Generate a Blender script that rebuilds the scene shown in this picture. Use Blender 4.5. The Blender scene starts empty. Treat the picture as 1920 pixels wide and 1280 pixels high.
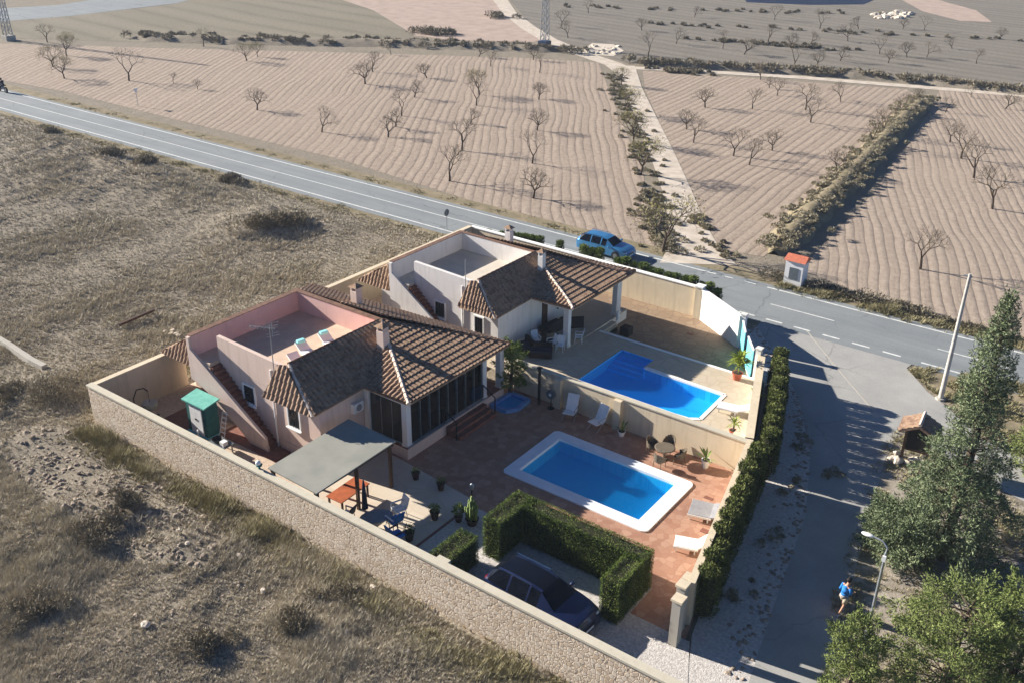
import bpy, bmesh, math, random
import numpy as np
from mathutils import Vector, Matrix, noise as mnoise
S = bpy.context.scene
C = S.collection
R = math.radians
rng = np.random.default_rng(7)
random.seed(5)

# ------------------------------------------------------------------ camera, world, sun
F, PITCH, AZB, ROLL, H = 1820.0, R(26.43), R(35.87), R(0.81), 28.0
fh = np.array([-math.sin(AZB), math.cos(AZB), 0.0]); r0 = np.array([math.cos(AZB), math.sin(AZB), 0.0])
fw = fh*math.cos(PITCH) - np.array([0, 0, 1.0])*math.sin(PITCH)
up0 = np.cross(r0, fw)
rt = r0*math.cos(ROLL) + up0*math.sin(ROLL); upv = -r0*math.sin(ROLL) + up0*math.cos(ROLL)
cam = bpy.data.objects.new('camera', bpy.data.cameras.new('camera')); C.objects.link(cam)
M4 = Matrix.Identity(4)
for i in range(3):
    M4[i][0], M4[i][1], M4[i][2] = rt[i], upv[i], -fw[i]
M4[2][3] = H
cam.matrix_world = M4
cam.data.sensor_width = 36.0; cam.data.lens = F/1920*36.0; cam.data.clip_end = 5000; cam.data.clip_start = 0.5
S.camera = cam
def G(px, py, z=0.0):
    """surveyed point of the place: where the sight line through a photo pixel meets height z"""
    d = rt*((px-960)/F) + upv*(-(py-640)/F) + fw
    t = (z-H)/d[2]
    return np.array([0, 0, H]) + d*t
def G2(pts, z=0.0): return [tuple(G(x, y, z)[:2]) for x, y in pts]

SUN_AZ, SUN_EL = R(9.5), R(21.5)
W = bpy.data.worlds.new("World"); S.world = W; W.use_nodes = True
nt = W.node_tree; nt.nodes.clear()
o = nt.nodes.new('ShaderNodeOutputWorld'); b = nt.nodes.new('ShaderNodeBackground'); sk = nt.nodes.new('ShaderNodeTexSky')
sk.sky_type = 'NISHITA'; sk.sun_disc = False; sk.sun_elevation = SUN_EL
sk.sun_rotation = math.atan2(-math.cos(SUN_AZ), -math.sin(SUN_AZ)); sk.altitude = 600; sk.air_density = 0.6; sk.dust_density = 0.1; sk.ozone_density = 6.0
b.inputs['Strength'].default_value = 0.05
nt.links.new(sk.outputs[0], b.inputs[0]); nt.links.new(b.outputs[0], o.inputs[0])
sl = bpy.data.lights.new('sun', 'SUN'); sl.energy = 5.0; sl.angle = R(0.5); sl.color = (1.0, 0.94, 0.86)
so = bpy.data.objects.new('sun', sl); C.objects.link(so)
dv = Vector((math.cos(SUN_EL)*math.cos(SUN_AZ), math.cos(SUN_EL)*math.sin(SUN_AZ), -math.sin(SUN_EL)))
so.rotation_euler = dv.to_track_quat('-Z', 'Y').to_euler(); so.location = (-40, -10, 40)
S.view_settings.view_transform = 'Standard'; S.view_settings.look = 'None'; S.view_settings.gamma = 1.0
S.view_settings.exposure = 1.35

# ------------------------------------------------------------------ materials
def sr(r, g, b_):
    f = lambda c: ((c/255+0.055)/1.055)**2.4 if c/255 > 0.04045 else c/255/12.92
    return (f(r), f(g), f(b_), 1.0)
class NT:
    def __init__(s, name):
        s.m = bpy.data.materials.new(name); s.m.use_nodes = True; s.t = s.m.node_tree
        s.b = s.t.nodes['Principled BSDF']; s.pos = None
    def n(s, typ, **kw):
        x = s.t.nodes.new(typ)
        for k, v in kw.items(): setattr(x, k, v)
        return x
    def l(s, a, b_): s.t.links.new(a, b_)
    def position(s):
        if s.pos is None: s.pos = s.n('ShaderNodeNewGeometry').outputs['Position']
        return s.pos
    def noise(s, scale, detail=4, rough=0.6, vec=None, dist=0.0):
        x = s.n('ShaderNodeTexNoise'); x.inputs['Scale'].default_value = scale; x.inputs['Detail'].default_value = detail
        x.inputs['Roughness'].default_value = rough; x.inputs['Distortion'].default_value = dist
        s.l(vec if vec is not None else s.position(), x.inputs['Vector']); return x
    def ramp(s, fac, stops):
        x = s.n('ShaderNodeValToRGB'); e = x.color_ramp.elements
        e[0].position, e[0].color = stops[0]; e[1].position, e[1].color = stops[-1]
        for p, c in stops[1:-1]:
            q = e.new(p); q.color = c
        s.l(fac, x.inputs[0]); return x.outputs[0]
    def mix(s, fac, a, b_, blend='MIX'):
        x = s.n('ShaderNodeMix', data_type='RGBA', blend_type=blend)
        for v, sock in ((fac, x.inputs[0]), (a, x.inputs[6]), (b_, x.inputs[7])):
            if isinstance(v, (int, float)): sock.default_value = v
            elif isinstance(v, tuple): sock.default_value = v
            else: s.l(v, sock)
        return x.outputs[2]
    def math(s, op, a, b_=None):
        x = s.n('ShaderNodeMath', operation=op)
        for v, sock in ((a, x.inputs[0]), (b_, x.inputs[1])):
            if v is None: continue
            if isinstance(v, (int, float)): sock.default_value = v
            else: s.l(v, sock)
        return x.outputs[0]
    def bump(s, h, strength=0.5, dist=0.05, normal=None):
        x = s.n('ShaderNodeBump'); x.inputs['Strength'].default_value = strength; x.inputs['Distance'].default_value = dist
        s.l(h, x.inputs['Height'])
        if normal is not None: s.l(normal, x.inputs['Normal'])
        s.l(x.outputs[0], s.b.inputs['Normal']); return x.outputs[0]
    def col(s, c):
        if isinstance(c, tuple): s.b.inputs['Base Color'].default_value = c
        else: s.l(c, s.b.inputs['Base Color'])
    def fin(s, rough=0.8, metal=0.0, spec=None):
        s.b.inputs['Roughness'].default_value = rough; s.b.inputs['Metallic'].default_value = metal
        if spec is not None: s.b.inputs['Specular IOR Level'].default_value = spec
        return s.m
def simple(name, c1, c2=None, scale=3.0, rough=0.7, metal=0.0, bump=0.0, bs=None, detail=5, spec=0.3):
    t = NT(name)
    if c2 is None: c2 = tuple(x*0.8 for x in c1[:3]) + (1,)
    n = t.noise(scale, detail)
    t.col(t.ramp(n.outputs['Fac'], [(0.32, c1), (0.68, c2)]))
    if bump:
        nb = t.noise(bs or scale*6, 4); t.bump(nb.outputs['Fac'], bump, 0.03)
    return t.fin(rough, metal, spec)
def foliage(name, cols, rough=0.8, big=0.15, trans=False):
    """leaf colour varies from leaf to leaf and from clump to clump"""
    t = NT(name); g = t.n('ShaderNodeNewGeometry'); n = t.noise(big, 3)
    f = t.math('ADD', t.math('MULTIPLY', g.outputs['Random Per Island'], 0.55), t.math('MULTIPLY', n.outputs['Fac'], 0.75))
    f = t.math('SUBTRACT', f, 0.15)
    k = len(cols)-1
    t.col(t.ramp(f, [(i/k, c) for i, c in enumerate(cols)]))
    return t.fin(rough, 0, 0.15)

MAT = {}
def mk():
    m = MAT
    # dry ground of the waste land
    t = NT('dry_ground'); a = t.noise(0.06, 5, 0.65); c = t.noise(0.5, 6, 0.7); d = t.noise(6.0, 6, 0.75)
    base = t.ramp(a.outputs['Fac'], [(0.3, sr(132, 124, 108)), (0.5, sr(144, 134, 116)), (0.7, sr(138, 131, 110))])
    c2 = t.ramp(c.outputs['Fac'], [(0.3, sr(116, 109, 94)), (0.5, sr(140, 130, 113)), (0.72, sr(162, 148, 132))])
    x = t.mix(0.55, base, c2); d2 = t.ramp(d.outputs['Fac'], [(0.3, sr(84, 78, 68)), (0.5, sr(140, 130, 116)), (0.8, sr(176, 164, 150))])
    t.col(t.mix(0.45, x, d2)); hb = t.math('ADD', t.math('MULTIPLY', c.outputs['Fac'], 1.6), d.outputs['Fac']); t.bump(hb, 0.55, 0.2)
    m['ground'] = t.fin(0.95, 0, 0.1)
    def field(name, ang, spacing, ca, cb, cc, strength=0.8, wob=2.6):
        t = NT(name); v = t.n('ShaderNodeVectorRotate', rotation_type='Z_AXIS'); t.l(t.position(), v.inputs['Vector']); v.inputs['Angle'].default_value = -ang
        w = t.noise(0.028, 3, 0.5); w2 = t.noise(0.35, 3, 0.5)
        sx = t.n('ShaderNodeSeparateXYZ'); t.l(v.outputs[0], sx.inputs[0])
        off = t.math('ADD', t.math('MULTIPLY', w.outputs['Fac'], wob*3.0), t.math('MULTIPLY', w2.outputs['Fac'], 0.22))
        ph = t.math('MULTIPLY', t.math('ADD', sx.outputs['X'], off), 2*math.pi/spacing)
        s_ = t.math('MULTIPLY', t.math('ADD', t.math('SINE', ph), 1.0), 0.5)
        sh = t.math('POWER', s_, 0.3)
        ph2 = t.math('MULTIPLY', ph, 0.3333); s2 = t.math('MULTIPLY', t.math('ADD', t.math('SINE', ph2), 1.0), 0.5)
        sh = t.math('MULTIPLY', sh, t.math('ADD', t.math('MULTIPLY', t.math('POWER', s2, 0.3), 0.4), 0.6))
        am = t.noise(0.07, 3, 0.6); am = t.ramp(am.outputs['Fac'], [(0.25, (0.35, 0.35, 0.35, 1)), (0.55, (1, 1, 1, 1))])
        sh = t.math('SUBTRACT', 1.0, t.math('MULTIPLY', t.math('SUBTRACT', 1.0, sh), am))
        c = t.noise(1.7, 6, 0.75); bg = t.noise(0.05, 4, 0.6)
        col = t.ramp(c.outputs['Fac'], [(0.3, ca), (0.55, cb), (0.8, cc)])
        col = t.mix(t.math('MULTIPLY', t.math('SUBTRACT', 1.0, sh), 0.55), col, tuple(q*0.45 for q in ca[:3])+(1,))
        col = t.mix(t.ramp(bg.outputs['Fac'], [(0.35, (0, 0, 0, 1)), (0.75, (0.55, 0.55, 0.55, 1))]), col, tuple(q*0.8 for q in cb[:3])+(1,))
        t.col(col)
        cl = t.noise(4.5, 5, 0.8); hb = t.math('ADD', t.math('MULTIPLY', sh, 0.55), t.math('ADD', t.math('MULTIPLY', c.outputs['Fac'], 0.8), t.math('MULTIPLY', cl.outputs['Fac'], 0.6))); t.bump(hb, strength, 0.16)
        return t.fin(0.95, 0, 0.1)
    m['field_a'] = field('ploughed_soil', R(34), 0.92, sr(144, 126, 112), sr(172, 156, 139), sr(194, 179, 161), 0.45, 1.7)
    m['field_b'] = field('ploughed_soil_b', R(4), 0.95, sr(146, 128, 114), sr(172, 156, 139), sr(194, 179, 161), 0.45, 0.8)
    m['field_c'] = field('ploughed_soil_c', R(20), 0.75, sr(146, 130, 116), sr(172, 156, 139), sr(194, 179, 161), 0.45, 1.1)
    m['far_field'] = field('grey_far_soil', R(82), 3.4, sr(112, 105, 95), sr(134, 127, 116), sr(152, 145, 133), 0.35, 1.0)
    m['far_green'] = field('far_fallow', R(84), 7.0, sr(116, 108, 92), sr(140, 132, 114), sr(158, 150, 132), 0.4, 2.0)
    m['bare_soil'] = simple('bare_pale_soil', sr(180, 160, 146), sr(160, 142, 128), 0.4, 0.95, bump=0.5, bs=2.5, spec=0.1)
    m['track'] = simple('dirt_track', sr(206, 194, 178), sr(176, 164, 148), 0.8, 0.95, bump=0.4, bs=4, spec=0.1)
    m['verge'] = simple('verge_soil', sr(150, 136, 112), sr(120, 112, 88), 0.7, 0.95, bump=0.7, bs=4, spec=0.1)
    # asphalt with wheel tracks, patches and stains
    t = NT('asphalt'); sx = t.n('ShaderNodeSeparateXYZ'); t.l(t.position(), sx.inputs[0])
    mp = t.n('ShaderNodeMapping'); mp.inputs['Scale'].default_value = (0.05, 1.3, 1); t.l(t.position(), mp.inputs[0])
    a = t.noise(1.0, 4, 0.6, mp.outputs[0]); c = t.noise(9.0, 5, 0.8); d = t.noise(0.25, 3)
    col = t.ramp(a.outputs['Fac'], [(0.3, sr(118, 124, 126)), (0.7, sr(140, 145, 145))])
    col = t.mix(0.3, col, t.ramp(c.outputs['Fac'], [(0.3, sr(92, 96, 98)), (0.7, sr(158, 160, 158))]))
    col = t.mix(0.25, col, t.ramp(d.outputs['Fac'], [(0.3, sr(104, 110, 112)), (0.7, sr(146, 146, 142))]))
    def cracks(t, col, sc, dark):
        w = t.noise(0.8, 4); mv = t.n('ShaderNodeMix', data_type='VECTOR'); mv.inputs[0].default_value = 0.5; t.l(t.position(), mv.inputs[4]); t.l(w.outputs['Color'], mv.inputs[5])
        e = t.n('ShaderNodeTexVoronoi', feature='DISTANCE_TO_EDGE'); e.inputs['Scale'].default_value = sc; t.l(mv.outputs[1], e.inputs['Vector'])
        k = t.ramp(e.outputs['Distance'], [(0.0, (0.5, 0.5, 0.5, 1)), (0.012, (0, 0, 0, 1))]); pm = t.noise(0.12, 2); pk = t.ramp(pm.outputs['Fac'], [(0.45, (0, 0, 0, 1)), (0.6, (1, 1, 1, 1))])
        return t.mix(t.math('MULTIPLY', k, pk), col, dark)
    col = cracks(t, col, 0.35, sr(70, 72, 74))
    t.col(col); t.bump(c.outputs['Fac'], 0.25, 0.02); m['asphalt'] = t.fin(0.85, 0, 0.25)
    t = NT('side_street_asphalt'); a = t.noise(0.35, 5, 0.65); c = t.noise(10, 5, 0.8)
    col = t.ramp(a.outputs['Fac'], [(0.3, sr(150, 149, 145)), (0.7, sr(174, 172, 166))])
    col = t.mix(0.25, col, t.ramp(c.outputs['Fac'], [(0.3, sr(100, 98, 94)), (0.7, sr(175, 172, 164))]))
    col = cracks(t, col, 0.4, sr(90, 90, 88))
    t.col(col); t.bump(c.outputs['Fac'], 0.25, 0.02); m['street'] = t.fin(0.88, 0, 0.2)
    m['paint'] = simple('road_paint', sr(225, 225, 218), sr(185, 188, 184), 3, 0.7)
    m['gravel'] = simple('white_gravel', sr(210, 204, 196), sr(168, 162, 156), 7, 0.95, bump=0.9, bs=14, spec=0.1)
    m['bed'] = simple('tree_bed_soil', sr(178, 168, 154), sr(124, 114, 98), 1.1, 0.95, bump=0.8, bs=9, spec=0.1)
    m['yard'] = simple('yard_gravel', sr(206, 186, 164), sr(176, 156, 136), 5, 0.95, bump=0.5, bs=12, spec=0.1)
    def slabs(name, cols, scale, mortar, bumps=0.5, rough=0.8, metric='EUCLIDEAN'):
        t = NT(name); v = t.n('ShaderNodeTexVoronoi', feature='F1', distance=metric); v.inputs['Scale'].default_value = scale; v.inputs['Randomness'].default_value = 0.75
        w = t.noise(1.2, 3); mv = t.n('ShaderNodeMix', data_type='VECTOR'); mv.inputs[0].default_value = 0.08
        t.l(t.position(), mv.inputs[4]); t.l(w.outputs['Color'], mv.inputs[5]); t.l(mv.outputs[1], v.inputs['Vector'])
        e = t.n('ShaderNodeTexVoronoi', feature='DISTANCE_TO_EDGE'); e.inputs['Scale'].default_value = scale; e.inputs['Randomness'].default_value = 0.75
        t.l(mv.outputs[1], e.inputs['Vector'])
        bw = t.n('ShaderNodeRGBToBW'); t.l(v.outputs['Color'], bw.inputs[0])
        k = len(cols)-1; col = t.ramp(bw.outputs[0], [(0.15+0.7*i/k, c_) for i, c_ in enumerate(cols)])
        g = t.noise(0.6, 5, 0.7); col = t.mix(0.35, col, t.ramp(g.outputs['Fac'], [(0.3, tuple(q*0.6 for q in cols[0][:3])+(1,)), (0.7, cols[-1])]))
        edge = t.ramp(e.outputs['Distance'], [(0.0, (1, 1, 1, 1)), (0.07, (0, 0, 0, 1))])
        col = t.mix(edge, col, mortar); t.col(col)
        hb = t.math('MINIMUM', e.outputs['Distance'], 0.12); t.bump(hb, bumps, 0.15)
        return t.fin(rough, 0, 0.25)
    m['patio'] = slabs('terracotta_slabs', [sr(160, 118, 96), sr(176, 136, 112), sr(192, 156, 132), sr(166, 124, 102)], 3.0, sr(158, 118, 98), 0.12)
    m['terrace'] = slabs('pale_concrete', [sr(206, 192, 170), sr(216, 202, 180), sr(200, 184, 164)], 0.8, sr(196, 180, 158), 0.1)
    m['deck'] = slabs('beige_deck', [sr(196, 182, 158), sr(204, 190, 166), sr(190, 174, 150)], 1.4, sr(182, 166, 142), 0.12)
    m['court'] = slabs('brown_court', [sr(150, 128, 104), sr(162, 140, 114), sr(142, 120, 98)], 1.6, sr(130, 110, 90), 0.15)
    m['stone'] = slabs('rubble_stone', [sr(206, 188, 164), sr(222, 206, 182), sr(228, 214, 194), sr(198, 176, 150)], 6.0, sr(164, 142, 120), 0.6, 0.92)
    def render(name, c, dirt=0.25):
        t = NT(name); a = t.noise(0.7, 5, 0.65); c3 = t.noise(25, 3, 0.6)
        mp = t.n('ShaderNodeMapping'); mp.inputs['Scale'].default_value = (2.5, 2.5, 0.25); t.l(t.position(), mp.inputs[0])
        st = t.noise(1.3, 4, 0.7, mp.outputs[0])
        dk = tuple(q*0.72 for q in c[:3])+(1,); dk2 = tuple(q*0.6*f for q, f in zip(c[:3], (1, 0.95, 0.88)))+(1,)
        col = t.mix(t.ramp(a.outputs['Fac'], [(0.35, (0, 0, 0, 1)), (0.8, (dirt, dirt, dirt, 1))]), c, dk)
        col = t.mix(t.ramp(st.outputs['Fac'], [(0.5, (0, 0, 0, 1)), (0.85, (dirt*1.2,)*3+(1,))]), col, dk2)
        t.col(col); t.bump(c3.outputs['Fac'], 0.15, 0.02); return t.fin(0.9, 0, 0.15)
    m['pink'] = render('peach_render', sr(220, 197, 182), 0.5); m['rose'] = render('rose_render', sr(222, 184, 174), 0.4)
    m['white'] = render('white_render', sr(228, 223, 216), 0.5); m['cream'] = render('cream_render', sr(216, 200, 172), 0.6)
    m['wallcap'] = render('wall_cap_render', sr(196, 188, 168), 0.4); m['coverwhite'] = render('white_coping', sr(238, 236, 230), 0.12)
    m['greyconc'] = render('grey_concrete', sr(176, 170, 158), 0.4)
    # roof tiles
    t = NT('clay_tiles'); g = t.noise(3.4, 2, 0.5); h = t.noise(0.5, 4, 0.6); k = t.noise(14, 4, 0.7)
    col = t.ramp(g.outputs['Fac'], [(0.3, sr(104, 76, 62)), (0.45, sr(150, 116, 94)), (0.6, sr(178, 148, 122)), (0.72, sr(122, 86, 70))])
    col = t.mix(0.35, col, t.ramp(h.outputs['Fac'], [(0.3, sr(96, 78, 68)), (0.7, sr(176, 152, 124))]))
    col = t.mix(0.2, col, t.ramp(k.outputs['Fac'], [(0.35, sr(80, 66, 58)), (0.7, sr(200, 178, 152))])); t.col(col); m['tile'] = t.fin(0.9, 0, 0.15)
    m['mortar'] = simple('ridge_mortar', sr(222, 206, 190), sr(186, 166, 150), 4, 0.9)
    m['ridge'] = simple('ridge_tile', sr(130, 98, 80), sr(96, 72, 60), 4, 0.9)
    m['stairtile'] = simple('stair_tile', sr(140, 92, 76), sr(112, 74, 62), 3, 0.8)
    m['floorpink'] = simple('terrace_floor_tile', sr(208, 184, 160), sr(190, 166, 144), 1.5, 0.85)
    m['floorgrey'] = simple('terrace_membrane', sr(206, 196, 180), sr(186, 178, 164), 0.8, 0.85)
    t = NT('dark_glass'); t.col(sr(40, 48, 52)); t.b.inputs['Alpha'].default_value = 1.0; m['glassdark'] = t.fin(0.08, 0.0, 0.6)
    t = NT('curtain_glass'); gl = t.n('ShaderNodeBsdfGlossy'); gl.inputs['Roughness'].default_value = 0.03; gl.inputs['Color'].default_value = (0.9, 0.95, 1, 1)
    tr = t.n('ShaderNodeBsdfTransparent'); tr.inputs['Color'].default_value = (0.55, 0.6, 0.62, 1)
    fr = t.n('ShaderNodeFresnel'); fr.inputs['IOR'].default_value = 1.9; mx = t.n('ShaderNodeMixShader')
    t.l(fr.outputs[0], mx.inputs[0]); t.l(tr.outputs[0], mx.inputs[1]); t.l(gl.outputs[0], mx.inputs[2])
    t.l(mx.outputs[0], t.t.nodes['Material Output'].inputs['Surface']); m['glass'] = t.m
    def water(name, deep, tint=(0.5, 0.8, 0.98, 1)):
        t = NT(name); n1 = t.noise(2.2, 3, 0.6, dist=0.6); n2 = t.noise(0.5, 2)
        t.col(t.ramp(n2.outputs['Fac'], [(0.3, deep), (0.7, tuple(min(1, q*1.12) for q in deep[:3])+(1,))]))
        t.b.inputs['Roughness'].default_value = 0.05; t.b.inputs['IOR'].default_value = 1.33; t.b.inputs['Transmission Weight'].default_value = 0.0
        t.bump(n1.outputs['Fac'], 0.05, 0.05)
        # surface mostly lets the tiled basin show through
        tr = t.n('ShaderNodeBsdfTransparent'); tr.inputs['Color'].default_value = tint
        mx = t.n('ShaderNodeMixShader'); mx.inputs[0].default_value = 0.22
        t.l(tr.outputs[0], mx.inputs[1]); t.l(t.b.outputs[0], mx.inputs[2]); t.l(mx.outputs[0], t.t.nodes['Material Output'].inputs['Surface'])
        return t.m
    m['water1'] = water('pool_water', sr(0, 132, 206), (0.42, 0.92, 1.0, 1)); m['water2'] = water('pool_water_deep', sr(0, 112, 214), (0.46, 0.92, 1.0, 1))
    def basin(name, c1, c2):
        t = NT(name); n = t.noise(2.0, 2); br = t.n('ShaderNodeTexBrick'); br.inputs['Scale'].default_value = 6; br.offset = 0.0
        br.inputs['Color1'].default_value = c1; br.inputs['Color2'].default_value = c2; br.inputs['Mortar'].default_value = tuple(q*1.2 for q in c1[:3])+(1,)
        br.inputs['Mortar Size'].default_value = 0.03; t.l(t.position(), br.inputs['Vector']); t.col(br.outputs[0]); return t.fin(0.4)
    m['basin1'] = basin('pool_basin', sr(96, 196, 232), sr(74, 178, 222)); m['basin2'] = basin('pool_mosaic', sr(96, 204, 250), sr(70, 186, 242))
    m['bluecoping'] = simple('painted_coping', sr(238, 240, 240), sr(226, 230, 232), 2, 0.6)
    m['sheet'] = simple('pergola_sheet', sr(154, 152, 140), sr(138, 138, 128), 0.8, 0.6)
    m['panel'] = simple('house_shadow_blue', sr(34, 52, 84), sr(26, 42, 70), 2, 0.5)  # unused: house shadow on the pergola sheet, put into a colour
    m['wooddark'] = simple('dark_wood', sr(84, 62, 48), sr(60, 44, 36), 3, 0.8)
    m['woodorange'] = simple('orange_wood', sr(178, 96, 56), sr(150, 78, 46), 3, 0.6)
    m['black'] = simple('black_metal', sr(34, 34, 38), sr(26, 26, 30), 4, 0.5)
    m['metal'] = simple('galvanised_metal', sr(168, 172, 174), sr(138, 142, 146), 5, 0.45, 0.5)
    m['plasticwhite'] = simple('white_plastic', sr(236, 236, 234), sr(222, 222, 220), 3, 0.5)
    m['cyan'] = simple('cyan_fabric', sr(150, 214, 214), sr(130, 200, 204), 3, 0.8)
    m['bluecloth'] = simple('blue_fabric', sr(46, 128, 200), sr(36, 108, 180), 3, 0.8)
    m['darkcloth'] = simple('navy_fabric', sr(36, 44, 66), sr(26, 32, 50), 3, 0.8)
    m['beigecloth'] = simple('beige_fabric', sr(196, 182, 158), sr(176, 162, 140), 3, 0.85)
    m['greycloth'] = simple('grey_top', sr(150, 150, 152), sr(130, 130, 134), 3, 0.7)
    m['teal'] = simple('teal_boards', sr(44, 106, 102), sr(34, 90, 88), 4, 0.7)
    m['tealtop'] = simple('teal_roofing', sr(104, 176, 158), sr(84, 156, 142), 4, 0.6)
    m['turq'] = simple('turquoise_paint', sr(120, 206, 208), sr(104, 190, 196), 4, 0.5)
    m['rattan'] = simple('weathered_rattan', sr(120, 108, 90), sr(84, 76, 66), 12, 0.9)
    m['rattandark'] = simple('dark_rattan', sr(48, 44, 46), sr(34, 32, 36), 12, 0.8)
    m['terracotta'] = simple('terracotta_pot', sr(178, 96, 66), sr(150, 80, 56), 5, 0.85)
    m['potdark'] = simple('dark_pot', sr(72, 50, 46), sr(50, 38, 36), 5, 0.7)
    m['soil'] = simple('potting_soil', sr(70, 54, 42), sr(50, 40, 32), 8, 0.95)
    m['bark'] = simple('bark', sr(96, 82, 68), sr(66, 56, 48), 6, 0.95, bump=0.6, bs=20)
    m['twig'] = simple('twigs', sr(108, 96, 78), sr(84, 74, 62), 2, 0.95)
    m['twigyellow'] = foliage('yellowing_leaves', [sr(120, 112, 70), sr(150, 142, 84), sr(164, 158, 98)])
    m['hedge'] = foliage('hedge_leaves', [sr(50, 62, 30), sr(84, 102, 46), sr(118, 132, 64), sr(148, 152, 86)], big=1.6)
    m['hedgecore'] = simple('hedge_inside', sr(62, 60, 40), sr(36, 40, 24), 3, 0.95)
    m['cypress'] = foliage('cypress_leaves', [sr(48, 58, 30), sr(82, 92, 46), sr(114, 120, 66), sr(140, 138, 90)], big=1.0)
    m['conifer'] = foliage('conifer_needles', [sr(54, 64, 44), sr(90, 102, 72), sr(126, 136, 102), sr(154, 160, 126)], big=0.6)
    m['pine'] = foliage('pine_needles', [sr(66, 80, 42), sr(98, 110, 60), sr(124, 134, 78), sr(146, 150, 100)], big=0.5)
    m['coniferdark'] = simple('inner_needles', sr(44, 50, 36), sr(32, 38, 28), 2, 0.95)
    m['agave'] = foliage('agave_leaves', [sr(70, 96, 44), sr(110, 132, 62), sr(160, 170, 96)], big=2.0)
    m['cactusgreen'] = simple('cactus_skin', sr(132, 146, 84), sr(84, 104, 52), 9, 0.7)
    m['palm'] = foliage('palm_leaves', [sr(96, 116, 40), sr(140, 154, 62), sr(176, 178, 92)], big=2.0)
    m['grass'] = foliage('dry_grass', [sr(158, 150, 124), sr(174, 165, 141), sr(188, 178, 157), sr(202, 191, 172), sr(178, 172, 138)], 0.95, big=0.1)
    m['greengrass'] = foliage('green_weeds', [sr(122, 116, 84), sr(150, 142, 108), sr(174, 164, 130)], 0.95, big=0.3)
    m['scrub'] = foliage('scrub_twigs', [sr(104, 98, 82), sr(136, 128, 106), sr(162, 152, 128), sr(146, 146, 110)], 0.95, big=0.25)
    m['darkscrub'] = foliage('dark_scrub', [sr(104, 97, 82), sr(134, 125, 106), sr(160, 150, 128)], 0.95, big=0.25)
    m['rock'] = simple('limestone', sr(170, 154, 136), sr(130, 116, 102), 4, 0.95, bump=0.5)
    m['palerock'] = simple('pale_stone', sr(214, 202, 184), sr(180, 168, 150), 4, 0.95)
    def paint(name, c, metal=0.3):
        t = NT(name); t.col(c); t.b.inputs['Coat Weight'].default_value = 0.8; t.b.inputs['Coat Roughness'].default_value = 0.04; return t.fin(0.35, metal)
    m['carnavy'] = paint('navy_car_paint', sr(22, 34, 72)); m['carblue'] = paint('light_blue_car_paint', sr(60, 128, 176), 0.3)
    m['carglass'] = simple('car_glass', sr(16, 20, 30), sr(12, 15, 24), 2, 0.12, spec=0.25); m['tyre'] = simple('tyre_rubber', sr(30, 30, 32), sr(24, 24, 26), 6, 0.8)
    m['rim'] = simple('alloy', sr(150, 152, 156), sr(110, 112, 116), 4, 0.3, 0.8); m['lamp'] = simple('lamp_glass', sr(220, 226, 230), sr(190, 196, 200), 4, 0.15)
    m['redlamp'] = simple('red_lamp', sr(140, 20, 20), sr(110, 16, 16), 4, 0.2); m['chrome'] = simple('chrome', sr(200, 204, 208), sr(180, 184, 188), 4, 0.15, 1.0)
    m['skin'] = simple('skin', sr(196, 150, 122), sr(182, 136, 110), 10, 0.7); m['hair'] = simple('dark_hair', sr(36, 28, 24), sr(28, 22, 20), 10, 0.8)
    m['kioskwhite'] = render('whitewash', sr(226, 224, 222), 0.3); m['kioskroof'] = simple('kiosk_tiles', sr(198, 116, 88), sr(172, 96, 74), 6, 0.85)
    m['signblue'] = simple('sign_blue', sr(44, 62, 92), sr(36, 52, 80), 5, 0.4); m['signback'] = simple('sign_back', sr(96, 104, 110), sr(84, 92, 98), 5, 0.5)
    m['board'] = simple('board_dark', sr(50, 44, 40), sr(40, 36, 34), 6, 0.7)
    m['pond'] = simple('pond_water', sr(34, 44, 66), sr(28, 38, 58), 0.1, 0.6, spec=0.08); m['concpole'] = simple('pole_concrete', sr(196, 190, 180), sr(170, 164, 156), 3, 0.85)
mk()

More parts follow.
